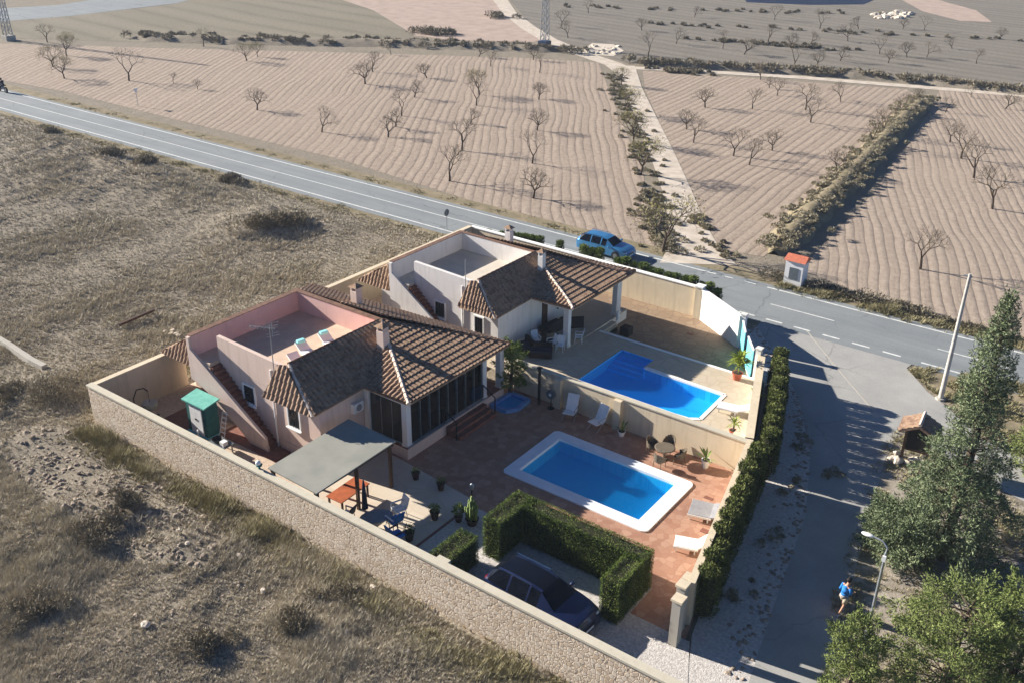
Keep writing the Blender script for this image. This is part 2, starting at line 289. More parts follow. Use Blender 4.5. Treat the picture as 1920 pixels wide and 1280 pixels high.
# ------------------------------------------------------------------ mesh helpers
ORG = {}
class MB:
    def __init__(s): s.v = []; s.f = []
    def add(s, vs, fs):
        o_ = len(s.v); s.v += [tuple(map(float, p)) for p in vs]; s.f += [tuple(i+o_ for i in f) for f in fs]; return s
    def box(s, x0, x1, y0, y1, z0, z1):
        return s.add([(x0, y0, z0), (x1, y0, z0), (x1, y1, z0), (x0, y1, z0), (x0, y0, z1), (x1, y0, z1), (x1, y1, z1), (x0, y1, z1)],
                     [(0, 3, 2, 1), (4, 5, 6, 7), (0, 1, 5, 4), (1, 2, 6, 5), (2, 3, 7, 6), (3, 0, 4, 7)])
    def prism(s, poly, z0, z1):
        """plan polygon (counter-clockwise or not) raised from z0 to z1"""
        a = sum(poly[i][0]*poly[(i+1) % len(poly)][1]-poly[(i+1) % len(poly)][0]*poly[i][1] for i in range(len(poly)))
        if a < 0: poly = poly[::-1]
        n = len(poly)
        return s.add([(x, y, z0) for x, y in poly]+[(x, y, z1) for x, y in poly],
                     [tuple(range(n))[::-1], tuple(range(n, 2*n))]+[(i, (i+1) % n, n+(i+1) % n, n+i) for i in range(n)])
    def sheet(s, poly, z):
        a = sum(poly[i][0]*poly[(i+1) % len(poly)][1]-poly[(i+1) % len(poly)][0]*poly[i][1] for i in range(len(poly)))
        if a < 0: poly = poly[::-1]
        return s.add([(x, y, z) for x, y in poly], [tuple(range(len(poly)))])
    def seg(s, a, b_, w, z0, z1):
        """straight wall between two plan points"""
        a = np.array(a[:2]); b_ = np.array(b_[:2]); d = b_-a; d = d/np.linalg.norm(d); n = np.array([-d[1], d[0]])*w/2
        return s.prism([tuple(a-n), tuple(b_-n), tuple(b_+n), tuple(a+n)], z0, z1)
    def tube(s, a, b_, ra, rb=None, n=8, cap=True):
        rb = ra if rb is None else rb
        a = np.array(a, float); b_ = np.array(b_, float); d = b_-a; L = np.linalg.norm(d)
        if L < 1e-6: return s
        d /= L; u = np.cross(d, [0, 0, 1.0] if abs(d[2]) < 0.9 else [1.0, 0, 0]); u /= np.linalg.norm(u); w = np.cross(d, u)
        vs = [a+ra*(math.cos(t)*u+math.sin(t)*w) for t in np.arange(n)*2*math.pi/n]+[b_+rb*(math.cos(t)*u+math.sin(t)*w) for t in np.arange(n)*2*math.pi/n]
        fs = [(i, (i+1) % n, n+(i+1) % n, n+i) for i in range(n)]
        if cap: fs += [tuple(range(n))[::-1], tuple(range(n, 2*n))]
        return s.add(vs, fs)
    def path(s, pts, r, n=6):
        for i in range(len(pts)-1): s.tube(pts[i], pts[i+1], r, r, n)
        return s
    def lathe(s, prof, c=(0, 0, 0), n=14):
        vs = []
        for r_, z in prof:
            for t in range(n): vs.append((c[0]+r_*math.cos(2*math.pi*t/n), c[1]+r_*math.sin(2*math.pi*t/n), c[2]+z))
        fs = [(k*n+i, k*n+(i+1) % n, (k+1)*n+(i+1) % n, (k+1)*n+i) for k in range(len(prof)-1) for i in range(n)]
        fs += [tuple(range(n))[::-1], tuple(range((len(prof)-1)*n, len(prof)*n))]
        return s.add(vs, fs)
    def ell(s, c, r_, n=12, m=8):
        prof = []
        vs = []; fs = []
        for k in range(m+1):
            ph = math.pi*k/m
            for t in range(n):
                th = 2*math.pi*t/n; vs.append((c[0]+r_[0]*math.sin(ph)*math.cos(th), c[1]+r_[1]*math.sin(ph)*math.sin(th), c[2]-r_[2]*math.cos(ph)))
        fs = [(k*n+i, k*n+(i+1) % n, (k+1)*n+(i+1) % n, (k+1)*n+i) for k in range(m) for i in range(n)]
        return s.add(vs, fs)
    def xf(s, f):
        s.v = [tuple(f(p)) for p in s.v]; return s
    def build(s, name, mat, parent=None, smooth=False, label=None, bevel=0):
        me = bpy.data.meshes.new(name); off = ORG.get(parent.name, (0, 0, 0)) if parent else (0, 0, 0)
        me.from_pydata([(x-off[0], y-off[1], z-off[2]) for x, y, z in s.v], [], s.f)
        return finish(me, name, mat, parent, smooth, label, bevel)
def finish(me, name, mat, parent, smooth=False, label=None, bevel=0):
    me.materials.append(MAT[mat] if isinstance(mat, str) else mat)
    if smooth: me.polygons.foreach_set('use_smooth', [True]*len(me.polygons))
    me.update(); ob = bpy.data.objects.new(name, me); C.objects.link(ob)
    if parent: ob.parent = parent; ORG[ob.name] = ORG.get(parent.name, (0, 0, 0))
    if label: ob['label'] = label
    if bevel:
        bv = ob.modifiers.new('bevel', 'BEVEL'); bv.width = bevel; bv.segments = 2; bv.limit_method = 'ANGLE'
    return ob
def mesh_np(name, V, Fq, mat, parent=None, smooth=False):
    """V (n,3), Fq (m,k) integer faces all with k corners"""
    me = bpy.data.meshes.new(name); V = np.asarray(V, np.float32); Fq = np.asarray(Fq, np.int32); k = Fq.shape[1]
    off = np.array(ORG.get(parent.name, (0, 0, 0)) if parent else (0, 0, 0), np.float32)
    me.vertices.add(len(V)); me.vertices.foreach_set('co', (V-off).ravel())
    me.loops.add(Fq.size); me.loops.foreach_set('vertex_index', Fq.ravel())
    me.polygons.add(len(Fq)); me.polygons.foreach_set('loop_start', np.arange(0, Fq.size, k, dtype=np.int32))
    me.update(calc_edges=True)
    return finish(me, name, mat, parent, smooth)
def tag(o_, label=None, cat=None, group=None, kind=None):
    if label: o_['label'] = label
    if cat: o_['category'] = cat
    if group: o_['group'] = group
    if kind: o_['kind'] = kind
    return o_
def thing(name, label, cat, loc=(0, 0, 0), rz=0.0, group=None):
    """Empty at the foot of a thing. Parts built in world coordinates when rz == 0."""
    o_ = bpy.data.objects.new(name, None); C.objects.link(o_); o_.location = loc; o_.rotation_euler = (0, 0, rz)
    o_.empty_display_size = 0.3; tag(o_, label, cat, group); ORG[o_.name] = tuple(loc); return o_
def local(name, label, cat, group=None):
    o_ = thing(name, label, cat, (0, 0, 0), 0, group); return o_
def place(o_, x, y, z=0.0, rz=0.0, s=1.0):
    o_.location = (x, y, z); o_.rotation_euler = (0, 0, rz)
    o_.scale = (s, s, s) if not isinstance(s, tuple) else s
    return o_
def dup(root, label=None):
    def cp(o_, par):
        c = o_.copy(); C.objects.link(c); c.parent = par
        for ch in KIDS.get(o_.name, ()): cp(ch, c)
        return c
    r_ = cp(root, None)
    if label: r_['label'] = label
    return r_
KIDS = {}
def proto(root):
    def rec(o_):
        KIDS[o_.name] = list(o_.children)
        for c in o_.children: rec(c)
    bpy.context.view_layer.update(); rec(root); return root
ORDS = 'first second third fourth fifth sixth seventh eighth ninth tenth eleventh twelfth thirteenth fourteenth fifteenth sixteenth seventeenth eighteenth nineteenth twentieth'.split()
def ordn(i):
    if i < 20: return ORDS[i]
    t = ['twenty', 'thirty', 'forty'][(i+1)//10-2]
    return t+'-'+ORDS[(i+1) % 10-1] if (i+1) % 10 else {20: 'twentieth', 30: 'thirtieth', 40: 'fortieth'}[i+1]
def struct(o_): return tag(o_, kind='structure')

def leaves(pts, size, seed=0, aspect=0.5, upbias=0.0, outward=None):
    """one small leaf face per point; returns arrays"""
    g = np.random.default_rng(seed); n = len(pts); pts = np.asarray(pts)
    a = g.normal(size=(n, 3)); a[:, 2] += upbias
    if outward is not None: a = a*0.6+outward
    a /= np.linalg.norm(a, axis=1)[:, None]
    b_ = np.cross(a, g.normal(size=(n, 3))); b_ /= np.linalg.norm(b_, axis=1)[:, None]
    s_ = (size*(0.6+0.8*g.random(n)))[:, None]
    V = np.stack([pts-b_*s_*aspect*0.5, pts+a*s_*0.5-b_*s_*aspect*0.1, pts+a*s_, pts+b_*s_*aspect*0.5+a*s_*0.4], 1).reshape(-1, 3)
    Fq = np.arange(4*n).reshape(-1, 4); return V, Fq

# ------------------------------------------------------------------ terrain
POOL1 = (-23.96, -17.0, 37.67, 33.9)   # x0,x1,y1,y0 water
POOL2 = [(-26.1, 47.8), (-23.85, 47.75), (-23.85, 46.5), (-18.62, 46.35), (-18.5, 43.15), (-19.0, 42.86), (-19.75, 42.8), (-26.15, 42.8)]
STREET = G2([(1400, 1290), (1460, 1110), (1510, 970), (1520, 850), (1498, 750), (1470, 690), (1420, 612)])
STREET = [(-8.2, 10)] + STREET + [(-21.3, 58.4), (-11.3, 58.4)] + G2([(1700, 690), (1740, 735), (1775, 762), (1840, 822), (1960, 880), (2160, 960), (2160, 1080), (1960, 960), (1850, 905), (1760, 850), (1690, 800), (1660, 860), (1620, 1000), (1590, 1130), (1562, 1290)]) + [(-5.6, 10)]
def inpoly(P, poly):
    P = np.asarray(P); x, y = P[:, 0], P[:, 1]; c = np.zeros(len(P), bool); n = len(poly)
    for i in range(n):
        x1, y1 = poly[i]; x2, y2 = poly[(i+1) % n]
        k = ((y1 > y) != (y2 > y)) & (x < (x2-x1)*(y-y1)/(y2-y1+1e-12)+x1); c ^= k
    return c
PLOT = [(-45.1, 23.3), (-9.3, 23.3), (-11.6, 28.6), (-14.4, 40.6), (-17.9, 50.2), (-20.9, 54.2), (-25.0, 56.6), (-45.1, 56.6)]
def fbm(x, y, s_, o_=4):
    return mnoise.fractal(Vector((x*s_, y*s_, 3.3)), 1.0, 2.0, o_)
MOUNDS = [(G(90, 830), 3.0, 0.5), (G(200, 900), 3.0, 0.7), (G(310, 970), 2.6, 0.7), (G(400, 1020), 2.2, 0.5), (G(180, 270), 9, 1.0), (G(300, 330), 8, 0.7),
          (G(480, 425), 3.5, 0.9), (G(560, 410), 5, 0.5), (G(60, 340), 12, 0.6), (G(100, 720), 2.6, 0.5), (G(600, 1180), 3, 0.4), (G(330, 1130), 3, 0.4), (G(60, 1000), 4, 0.5), (G(420, 300), 6, 0.4)]
def hgt(x, y):
    if y > 56: return 0.0
    m = min(1.0, max(0.0, (56.5-y)/3.0))
    # calm near walls and street
    if x > -47.5: m *= min(1.0, max(0.0, (23.0-y)/3.0)) if y < 23.3 else 0.0
    elif x > -50: m *= (-47.5-x)/2.5
    if x > -14: m *= min(1.0, max(0, (-11-x)/3))
    if m <= 0: return 0.0
    h = 0.14*fbm(x, y, 0.22)+0.05*fbm(x, y, 0.9)
    for c, r_, a in MOUNDS:
        d2 = ((x-c[0])**2+(y-c[1])**2)/(r_*r_)
        if d2 < 6: h += 0.65*a*math.exp(-d2)*(1+0.5*fbm(x, y, 0.8))
    return h*m
def terrain():
    x0, x1, y0, y1, st = -110.0, 12.0, 6.0, 60.0, 0.6
    xs = np.arange(x0, x1+1e-6, st); ys = np.arange(y0, y1+1e-6, st); nx, ny = len(xs), len(ys)
    X, Y = np.meshgrid(xs, ys); V = np.zeros((nx*ny, 3)); V[:, 0] = X.ravel(); V[:, 1] = Y.ravel()
    ins = inpoly(V[:, :2], PLOT)
    for i in range(len(V)): V[i, 2] = -0.12 if ins[i] else hgt(V[i, 0], V[i, 1])
    I = np.arange((ny-1)*(nx-1)); r_, c = I//(nx-1), I % (nx-1); a = r_*nx+c
    Fq = np.stack([a, a+1, a+nx+1, a+nx], 1); cx = (V[Fq[:, 0], :2]+V[Fq[:, 2], :2])/2
    hole = ((cx[:, 0] > -24.6) & (cx[:, 0] < -16.4) & (cx[:, 1] > 33.3) & (cx[:, 1] < 38.3)) | ((cx[:, 0] > -27) & (cx[:, 0] < -17.7) & (cx[:, 1] > 42) & (cx[:, 1] < 48.6))
    Fq = Fq[~hole]
    # outer sheet to the horizon: eight big quads round the fine grid
    X_ = [-2500, x0, xs[-1], 2500]; Y_ = [-400, y0, ys[-1], 3500]; n0 = len(V)
    VO = [(x, y, 0.0) for y in Y_ for x in X_]; FO = [[n0+j*4+i, n0+j*4+i+1, n0+(j+1)*4+i+1, n0+(j+1)*4+i] for j in range(3) for i in range(3) if not (i == 1 and j == 1)]
    struct(mesh_np('ground', np.vstack([V, VO]), np.vstack([Fq, FO]), 'ground', smooth=False))
terrain()
Z1 = 0.015
def area(name, px, mat, z=Z1, raw=None): return struct(MB().sheet(raw or G2(px), z).build(name, mat))
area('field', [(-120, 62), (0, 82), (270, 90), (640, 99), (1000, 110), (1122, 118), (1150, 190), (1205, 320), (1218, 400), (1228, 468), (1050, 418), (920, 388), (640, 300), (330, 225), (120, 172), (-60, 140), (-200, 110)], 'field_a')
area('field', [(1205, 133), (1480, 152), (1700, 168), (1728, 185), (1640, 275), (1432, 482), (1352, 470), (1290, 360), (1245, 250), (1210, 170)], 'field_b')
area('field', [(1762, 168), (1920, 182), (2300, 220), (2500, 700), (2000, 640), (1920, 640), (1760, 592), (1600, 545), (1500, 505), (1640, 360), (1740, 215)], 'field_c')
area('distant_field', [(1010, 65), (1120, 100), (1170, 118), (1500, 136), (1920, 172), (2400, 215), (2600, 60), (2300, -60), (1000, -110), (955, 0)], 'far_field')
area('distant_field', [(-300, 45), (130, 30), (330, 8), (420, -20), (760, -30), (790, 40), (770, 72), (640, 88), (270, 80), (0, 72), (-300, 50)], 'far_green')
area('bare_patch', [(780, 68), (700, 20), (640, 0), (760, -60), (920, -60), (945, 10), (1020, 74), (1000, 80), (850, 76)], 'bare_soil', Z1+0.008)
area('distant_road', [(-60, 20), (-60, 46), (130, 31), (330, 7), (440, -20), (300, -20), (110, 10)], 'asphalt', Z1+0.012)
def ribbon(name, px, w, mat, z):
    P_ = [np.array(q) for q in G2(px)]; L_, R_ = [], []
    for i in range(len(P_)):
        d = P_[min(i+1, len(P_)-1)]-P_[max(i-1, 0)]; d = d/np.linalg.norm(d); nn = np.array([-d[1], d[0]]); ww = w[i] if isinstance(w, (list, tuple)) else w
        L_.append(P_[i]+nn*ww/2); R_.append(P_[i]-nn*ww/2)
    k = len(P_); m_ = MB(); m_.add([(a[0], a[1], z) for a in L_]+[(a[0], a[1], z) for a in R_], [(i, k+i, k+i+1, i+1) for i in range(k-1)])
    return struct(m_.build(name, mat))
ribbon('dirt_track', [(925, -40), (938, 0), (955, 25), (990, 52), (1030, 76), (1090, 101), (1150, 121), (1174, 136)], [3.2, 3.2, 3, 3, 3, 3, 3, 3.4], 'track', Z1+0.016)
ribbon('dirt_track', [(1172, 124), (1186, 165), (1210, 218), (1240, 285), (1268, 355), (1288, 420), (1302, 468), (1310, 496)], [3, 2.6, 2.6, 2.7, 2.8, 3.2, 4.2, 6.0], 'track', Z1+0.020)
ribbon('dirt_track', [(1160, 127), (1250, 131), (1500, 146), (1700, 162), (1920, 180), (2200, 206)], 2.2, 'track', Z1+0.024)
area('bare_patch', [(1690, 0), (1720, -10), (1830, 20), (1860, 42), (1800, 40), (1730, 22)], 'bare_soil', Z1+0.012)
area('rubble_ground', [(1090, 96), (1110, 82), (1150, 84), (1170, 96), (1150, 106), (1110, 104)], 'palerock', Z1+0.024)
area('pond', [(1390, -8), (1400, 5), (1520, 10), (1620, 9), (1640, 0), (1640, -12)], 'pond', Z1+0.01)
# main road along x
struct(MB().sheet([(-400, 58.3), (200, 58.3), (200, 64.9), (-400, 64.9)], 0.03).build('road', 'asphalt'))
struct(MB().sheet([(-400, 64.9), (200, 64.9), (200, 66.6), (-400, 66.6)], 0.016).build('road_verge', 'verge'))
struct(MB().sheet([(-400, 56.9), (-21.3, 56.9), (-21.3, 58.3), (-400, 58.3)], 0.021).build('road_verge', 'verge'))
mk_ = MB()
mk_.sheet([(-400, 64.2), (-27.5, 64.2), (-27.5, 64.36), (-400, 64.36)], 0.036)
mk_.sheet([(-22.6, 64.2), (200, 64.2), (200, 64.36), (-22.6, 64.36)], 0.036)
x = -27.0
while x < -23: mk_.sheet([(x, 64.2), (x+0.9, 64.2), (x+0.9, 64.36), (x, 64.36)], 0.036); x += 1.8
mk_.sheet([(-400, 58.95), (-26, 58.95), (-26, 59.12), (-400, 59.12)], 0.036)
mk_.sheet([(-10.9, 58.85), (200, 58.85), (200, 59.02), (-10.9, 59.02)], 0.036)
x = -25.2
while x < -11.8: mk_.sheet([(x, 58.9), (x+1.15, 58.9), (x+1.15, 59.08), (x, 59.08)], 0.036); x += 1.98
mk_.sheet([(-400, 61.6), (-30, 61.6), (-30, 61.72), (-400, 61.72)], 0.036)
for a in (-22.0, -10.6, 0.0): mk_.sheet([(a, 61.5), (a+4.6, 61.5), (a+4.6, 61.62), (a, 61.62)], 0.036)
struct(mk_.build('road_markings', 'paint'))
struct(MB().sheet(STREET, 0.025).build('side_street', 'street'))
# concrete seam across the mouth of the street
struct(MB().seg(G(1512, 620), G(1570, 690), 0.1, 0.026, 0.032).seg(G(1570, 690), G(1642, 775), 0.1, 0.026, 0.032).build('street_seam', 'greyconc'))
# low stone kerb on the plot side and gravel verge behind it
kp = [STREET[i] for i in range(1, 8)]
struct(MB().sheet([(-9.6, 10), (-9.2, 23.2), (-11.5, 28.6), (-14.2, 40.4), (-17.7, 50.4), (-20.7, 54.4), (-24.9, 56.9), (-21.3, 58.35)]+kp[::-1]+[(-8.2, 10)], 0.012).build('gravel_verge', 'gravel'))

# ------------------------------------------------------------------ paving inside the plots
def rect_hole(x0, x1, y0, y1, hx0, hx1, hy0, hy1, z):
    m_ = MB()
    for r_ in ((x0, hx0, y0, y1), (hx1, x1, y0, y1), (hx0, hx1, y0, hy0), (hx0, hx1, hy1, y1)):
        m_.sheet([(r_[0], r_[2]), (r_[1], r_[2]), (r_[1], r_[3]), (r_[0], r_[3])], z)
    return m_
wr = lambda y: -11.75-(y-28.9)*(2.6/11.6)     # inner face of the right wall
pt = MB()
X0, X1, Y0, Y1 = -24.9, -16.1, 33.0, 38.6
pt.sheet([(-29.2, 31.0), (-24.0, 30.5), (-24.0, 40.6), (-32.1, 40.6), (-32.1, 31.2)], 0.02)
pt.sheet([(-24.0, 30.1), (-14.15, 30.1), (-14.15, 28.2), (wr(28.2), 28.2), (wr(33.5), 33.5), (-24.0, 33.5)], 0.02)
pt.sheet([(-24.0, 38.0), (wr(38.0), 38.0), (wr(40.6), 40.6), (-24.0, 40.6)], 0.02)
pt.sheet([(-16.9, 33.5), (wr(33.5), 33.5), (wr(38.0), 38.0), (-16.9, 38.0)], 0.02)
struct(pt.build('patio', 'patio'))
struct(MB().sheet([(-32.1, 23.75), (-24.15, 23.75), (-24.15, 30.5), (-29.2, 31.0), (-32.1, 31.2)], 0.021).build('terrace_paving', 'terrace'))
struct(MB().sheet([(-24.15, 23.75), (-24.0, 23.75), (-24.0, 30.5), (-24.15, 30.5)], 0.03).build('paving_strip', 'stairtile'))
struct(MB().sheet([(-24.0, 23.75), (-9.3, 23.75), (-11.4, 28.2), (-14.15, 28.2), (-14.15, 30.1), (-24.0, 30.1)], 0.022).build('driveway', 'gravel'))
struct(MB().sheet([(-9.3, 10), (-9.3, 23.45), (-9.6, 23.45), (-9.6, 10)], 0.013).build('gravel_edge', 'gravel'))
struct(MB().sheet([(-44.7, 23.75), (-32.1, 23.75), (-32.1, 28.1), (-44.7, 28.1)], 0.018).sheet([(-44.7, 28.1), (-41.0, 28.1), (-41.0, 31.0), (-44.7, 31.0)], 0.018).build('yard', 'yard'))
struct(MB().box(-38.9, -33.4, 26.9, 28.1, 0.0, 0.06).box(-42.6, -40.6, 25.9, 28.1, 0.0, 0.05).build('yard_paving', 'stairtile'))
# plot two: raised deck with pool, lower brown court, west yard
DZ = 0.7
dk = MB()
px0, px1, py0, py1 = -26.15, -18.5, 42.8, 47.8
D0 = 49.1
for a in ([(-32.3, 40.9), (-26.15, 40.9), (-26.15, D0), (-32.3, D0)], [(-26.15, 40.9), (-14.7, 40.9), (-15.55, 42.8), (-26.15, 42.8)],
          [(-26.15, 47.8), (-23.85, 47.75), (-17.0, 47.8), (-17.55, D0), (-26.15, D0)], [(-18.5, 43.15), (-19.0, 42.86), (-19.75, 42.8), (-15.55, 42.8), (-17.0, 47.8), (-18.4, 47.8)],
          [(-23.85, 46.5), (-18.62, 46.35), (-18.4, 47.8), (-23.85, 47.75)]):
    dk.sheet(a, DZ)
dk.sheet([(-18.62, 46.35), (-18.5, 43.15), (-18.4, 47.8)], DZ)
dk.add([(-29.1, D0, 0), (-17.55, D0, 0), (-17.55, D0, DZ), (-29.1, D0, DZ)], [(0, 1, 2, 3)])
struct(dk.build('pool_deck', 'deck'))
struct(MB().box(-28.6, -17.5, D0, D0+0.22, 0.45, DZ+0.03).build('deck_edge', 'coverwhite'))
struct(MB().sheet([(-32.3, D0+0.02), (-17.5, D0+0.02), (-17.9, 50.2), (-20.9, 54.0), (-25.0, 56.4), (-44.7, 56.4), (-44.7, 53.3), (-32.3, 53.3)], 0.02).build('courtyard', 'court'))
struct(MB().sheet([(-44.7, 40.9), (-32.3, 40.9), (-32.3, 53.3), (-44.7, 53.3)], 0.03).build('yard', 'yard'))

# ------------------------------------------------------------------ swimming pools
def swimming_pool_one():
    t = thing('swimming_pool', 'rectangular swimming pool with wide white coping on the terracotta patio', 'swimming pool', (-20.5, 35.8, 0))
    x0, x1, y0, y1 = -23.95, -16.98, 33.92, 37.66; ox0, ox1, oy0, oy1 = -24.6, -16.22, 33.24, 38.27
    z = 0.09; m_ = MB(); n = 6; rr = 0.32
    out = []
    for cx, cy, a0 in ((ox1-rr, oy0+rr, -90), (ox1-rr, oy1-rr, 0), (ox0+rr, oy1-rr, 90), (ox0+rr, oy0+rr, 180)):
        for k in range(n+1): a = R(a0+90*k/n); out.append((cx+rr*math.cos(a), cy+rr*math.sin(a)))
    inn = [(x1, y0), (x1, y1), (x0, y1), (x0, y0)]; N = len(out)
    vs = [(p[0], p[1], z) for p in out]+[(p[0], p[1], z) for p in inn]+[(p[0], p[1], -0.1) for p in out]+[(p[0], p[1], -0.1) for p in inn]
    fs = []
    for q in range(4):
        b0 = q*(n+1)
        for k in range(n): fs.append((b0+k, b0+k+1, N+q))
        nb = ((q+1) % 4)*(n+1); fs.append((b0+n, nb, N+(q+1) % 4, N+q))
    for i in range(N): fs.append((i, N+4+i, N+4+(i+1) % N, (i+1) % N))
    for q in range(4): fs.append((N+q, N+(q+1) % 4, 2*N+4+(q+1) % 4, 2*N+4+q))
    m_.add(vs, fs); m_.build('coping', 'bluecoping', t)
    b_ = MB(); b_.add([(x0, y0, -0.1), (x1, y0, -0.1), (x1, y1, -0.1), (x0, y1, -0.1), (x0, y0, -0.75), (x1, y0, -0.9), (x1, y1, -0.9), (x0, y1, -0.75)],
                      [(4, 5, 6, 7), (0, 4, 7, 3), (1, 2, 6, 5), (0, 1, 5, 4), (3, 7, 6, 2)])
    b_.build('basin', 'basin1', t)
    MB().sheet([(x0, y0), (x1, y0), (x1, y1), (x0, y1)], -0.06).build('water', 'water1', t)
swimming_pool_one()
def swimming_pool_two():
    t = thing('swimming_pool', 'deep blue pool with corner steps and one rounded corner on the beige deck', 'swimming pool', (-22, 45, DZ))
    P = POOL2; n = len(P); cx, cy = -21.5, 44.6
    w = MB().sheet(P, DZ-0.08); w.build('water', 'water2', t)
    b_ = MB(); vs = [(x, y, DZ) for x, y in P]+[(x, y, DZ-0.72) for x, y in P]
    b_.add(vs, [tuple(range(n, 2*n))]+[(i, (i+1) % n, n+(i+1) % n, n+i) for i in range(n)]); b_.build('basin', 'basin2', t)
    st = MB()
    for k in range(4): st.box(-26.1, -23.87, 47.76-0.42*(k+1), 47.76-0.42*k, DZ-0.71, DZ-0.16-0.13*k)
    st.build('steps', 'basin2', t)
    c = MB(); wd = 0.22
    for a, b2 in (((-26.15, 42.7), (-19.75, 42.7)), ((-19.75, 42.7), (-18.93, 42.78)), ((-18.93, 42.78), (-18.4, 43.12)), ((-18.4, 43.12), (-18.5, 46.45)), ((-18.5, 46.45), (-23.75, 46.6))):
        c.seg(a, b2, wd, DZ-0.1, DZ+0.03)
    c.build('coping', 'coverwhite', t)
swimming_pool_two()

# ------------------------------------------------------------------ boundary walls
def wall_thing(label, name='garden_wall', loc=(0, 0, 0)): return thing(name, label, 'wall', loc)
t = wall_thing('long rubble stone wall with pale cap between the scrubland and the pink villa plot', 'stone_wall', (-27, 23.6, 0))
MB().box(-45.0, -9.25, 23.45, 23.72, -0.3, 2.42).build('masonry', 'stone', t)
MB().box(-45.05, -9.2, 23.40, 23.78, 2.42, 2.52).build('cap', 'wallcap', t)
MB().box(-20.9, -20.3, 23.72, 24.05, 0, 2.45).build('pier', 'wallcap', t)
t = wall_thing('cream wall closing the west yard of the pink villa', loc=(-44.9, 26, 0))
MB().box(-45.0, -44.75, 23.72, 29.4, -0.2, 2.4).build('render', 'cream', t); MB().box(-45.05, -44.7, 23.78, 29.4, 2.4, 2.48).build('cap', 'cream', t)
t = wall_thing('cream dividing wall with pilasters between the two pool plots', loc=(-24, 40.7, 0))
MB().box(-29.2, -14.75, 40.62, 40.86, -0.2, 1.86).build('render', 'cream', t)
MB().box(-29.2, -14.6, 40.56, 40.9, 1.86, 1.93).build('cap', 'wallcap', t)
for x in (-26.2, -22.3): MB().box(x, x+0.45, 40.30, 40.62, -0.1, 1.84).build('pilaster', 'cream', t)
t = wall_thing('cream wall behind the cypress hedge on the street side of the terracotta patio', loc=(-13, 34, 0))
MB().seg((-14.5, 40.5), (-11.95, 29.0), 0.22, -0.2, 2.15).build('render', 'cream', t); MB().seg((-14.5, 40.5), (-11.95, 29.0), 0.3, 2.15, 2.22).build('cap', 'cream', t)
t = wall_thing('white roadside wall of the second plot running behind its house', loc=(-35, 56.5, 0))
MB().box(-44.9, -25.3, 56.35, 56.6, -0.2, 2.15).build('render', 'cream', t); MB().box(-44.9, -25.3, 56.3, 56.65, 2.15, 2.22).build('cap', 'coverwhite', t)
t = wall_thing('bright white slanting wall between the pillar and the turquoise gate', loc=(-23, 55, 0))
MB().seg((-24.9, 56.3), (-21.0, 53.85), 0.24, -0.2, 2.15).build('render', 'white', t); MB().seg((-24.9, 56.3), (-21.0, 53.85), 0.32, 2.15, 2.22).build('cap', 'coverwhite', t)
t = thing('wall_pillar', 'pale square pillar at the bend of the roadside wall', 'pillar', (-25.1, 56.35, 0))
MB().box(-25.35, -24.85, 56.1, 56.6, -0.1, 2.3).build('shaft', 'cream', t); MB().box(-25.4, -24.8, 56.05, 56.65, 2.3, 2.4).build('cap', 'coverwhite', t)
t = wall_thing('cream wall of the west yard behind the white villa', loc=(-44.8, 48, 0))
MB().box(-45.0, -44.75, 40.9, 56.35, -0.2, 2.2).build('render', 'cream', t); MB().box(-45.05, -44.7, 40.9, 56.3, 2.2, 2.27).build('cap', 'cream', t)
t = wall_thing('white wall along the deck beside the turquoise gate and the cypress row', loc=(-16.5, 46, 0))
MB().seg((-17.95, 50.0), (-14.75, 41.0), 0.34, -0.2, 1.9).build('render', 'white', t); MB().seg((-17.95, 50.0), (-14.75, 41.0), 0.44, 1.9, 1.97).build('cap', 'cream', t)

# ------------------------------------------------------------------ roofs of barrel tiles
def tiles(poly, pitch=0.29, course=0.40, amp=0.10, sub=8):
    """barrel tiles over a plane convex polygon"""
    P = np.array(poly, float); n = np.zeros(3)
    for i in range(len(P)): n += np.cross(P[i], P[(i+1) % len(P)])
    n /= np.linalg.norm(n)
    if n[2] < 0: n = -n
    d = np.array([0, 0, -1.0]); d = d-n*np.dot(d, n); d /= np.linalg.norm(d); u = np.cross(n, d)
    o_ = P[0]; U = (P-o_)@u; Vv = (P-o_)@d
    us = np.arange(U.min(), U.max()+pitch/sub, pitch/sub); us[-1] = U.max()
    v0, v1 = [], []
    for q in us:
        q = min(max(q, U.min()+1e-4), U.max()-1e-4); hit = []
        for i in range(len(P)):
            a, b_ = i, (i+1) % len(P)
            if (U[a]-q)*(U[b_]-q) <= 0 and abs(U[a]-U[b_]) > 1e-9: hit.append(Vv[a]+(Vv[b_]-Vv[a])*(q-U[a])/(U[b_]-U[a]))
        v0.append(min(hit)); v1.append(max(hit))
    rows = []; v = Vv.min()
    while v < Vv.max()+course:
        rows += [(v, 0.0), (v+course-0.005, 0.05)]; v += course
    m_ = MB(); vs = []
    for v, hh in rows:
        for i, q in enumerate(us):
            vv = min(max(v, v0[i]), v1[i]); hgt_ = amp*(abs(math.sin(math.pi*q/pitch))**0.8)+hh+0.03
            vs.append(o_+u*q+d*vv+n*hgt_)
    k = len(us); fs = []
    for r_ in range(len(rows)-1):
        va, vb = rows[r_][0], rows[r_+1][0]
        for i in range(k-1):
            if vb <= min(v0[i], v0[i+1]) or va >= max(v1[i], v1[i+1]): continue
            fs.append((r_*k+i, r_*k+i+1, (r_+1)*k+i+1, (r_+1)*k+i))
    m_.add(vs, fs)
    # slab under the tiles
    th = 0.1; top = [tuple(p+n*0.02) for p in P]; bot = [tuple(p-n*th) for p in P]; N = len(P)
    m_.add(top+bot, [tuple(range(N)), tuple(range(N, 2*N))[::-1]]+[(i, N+i, N+(i+1) % N, (i+1) % N) for i in range(N)])
    return m_
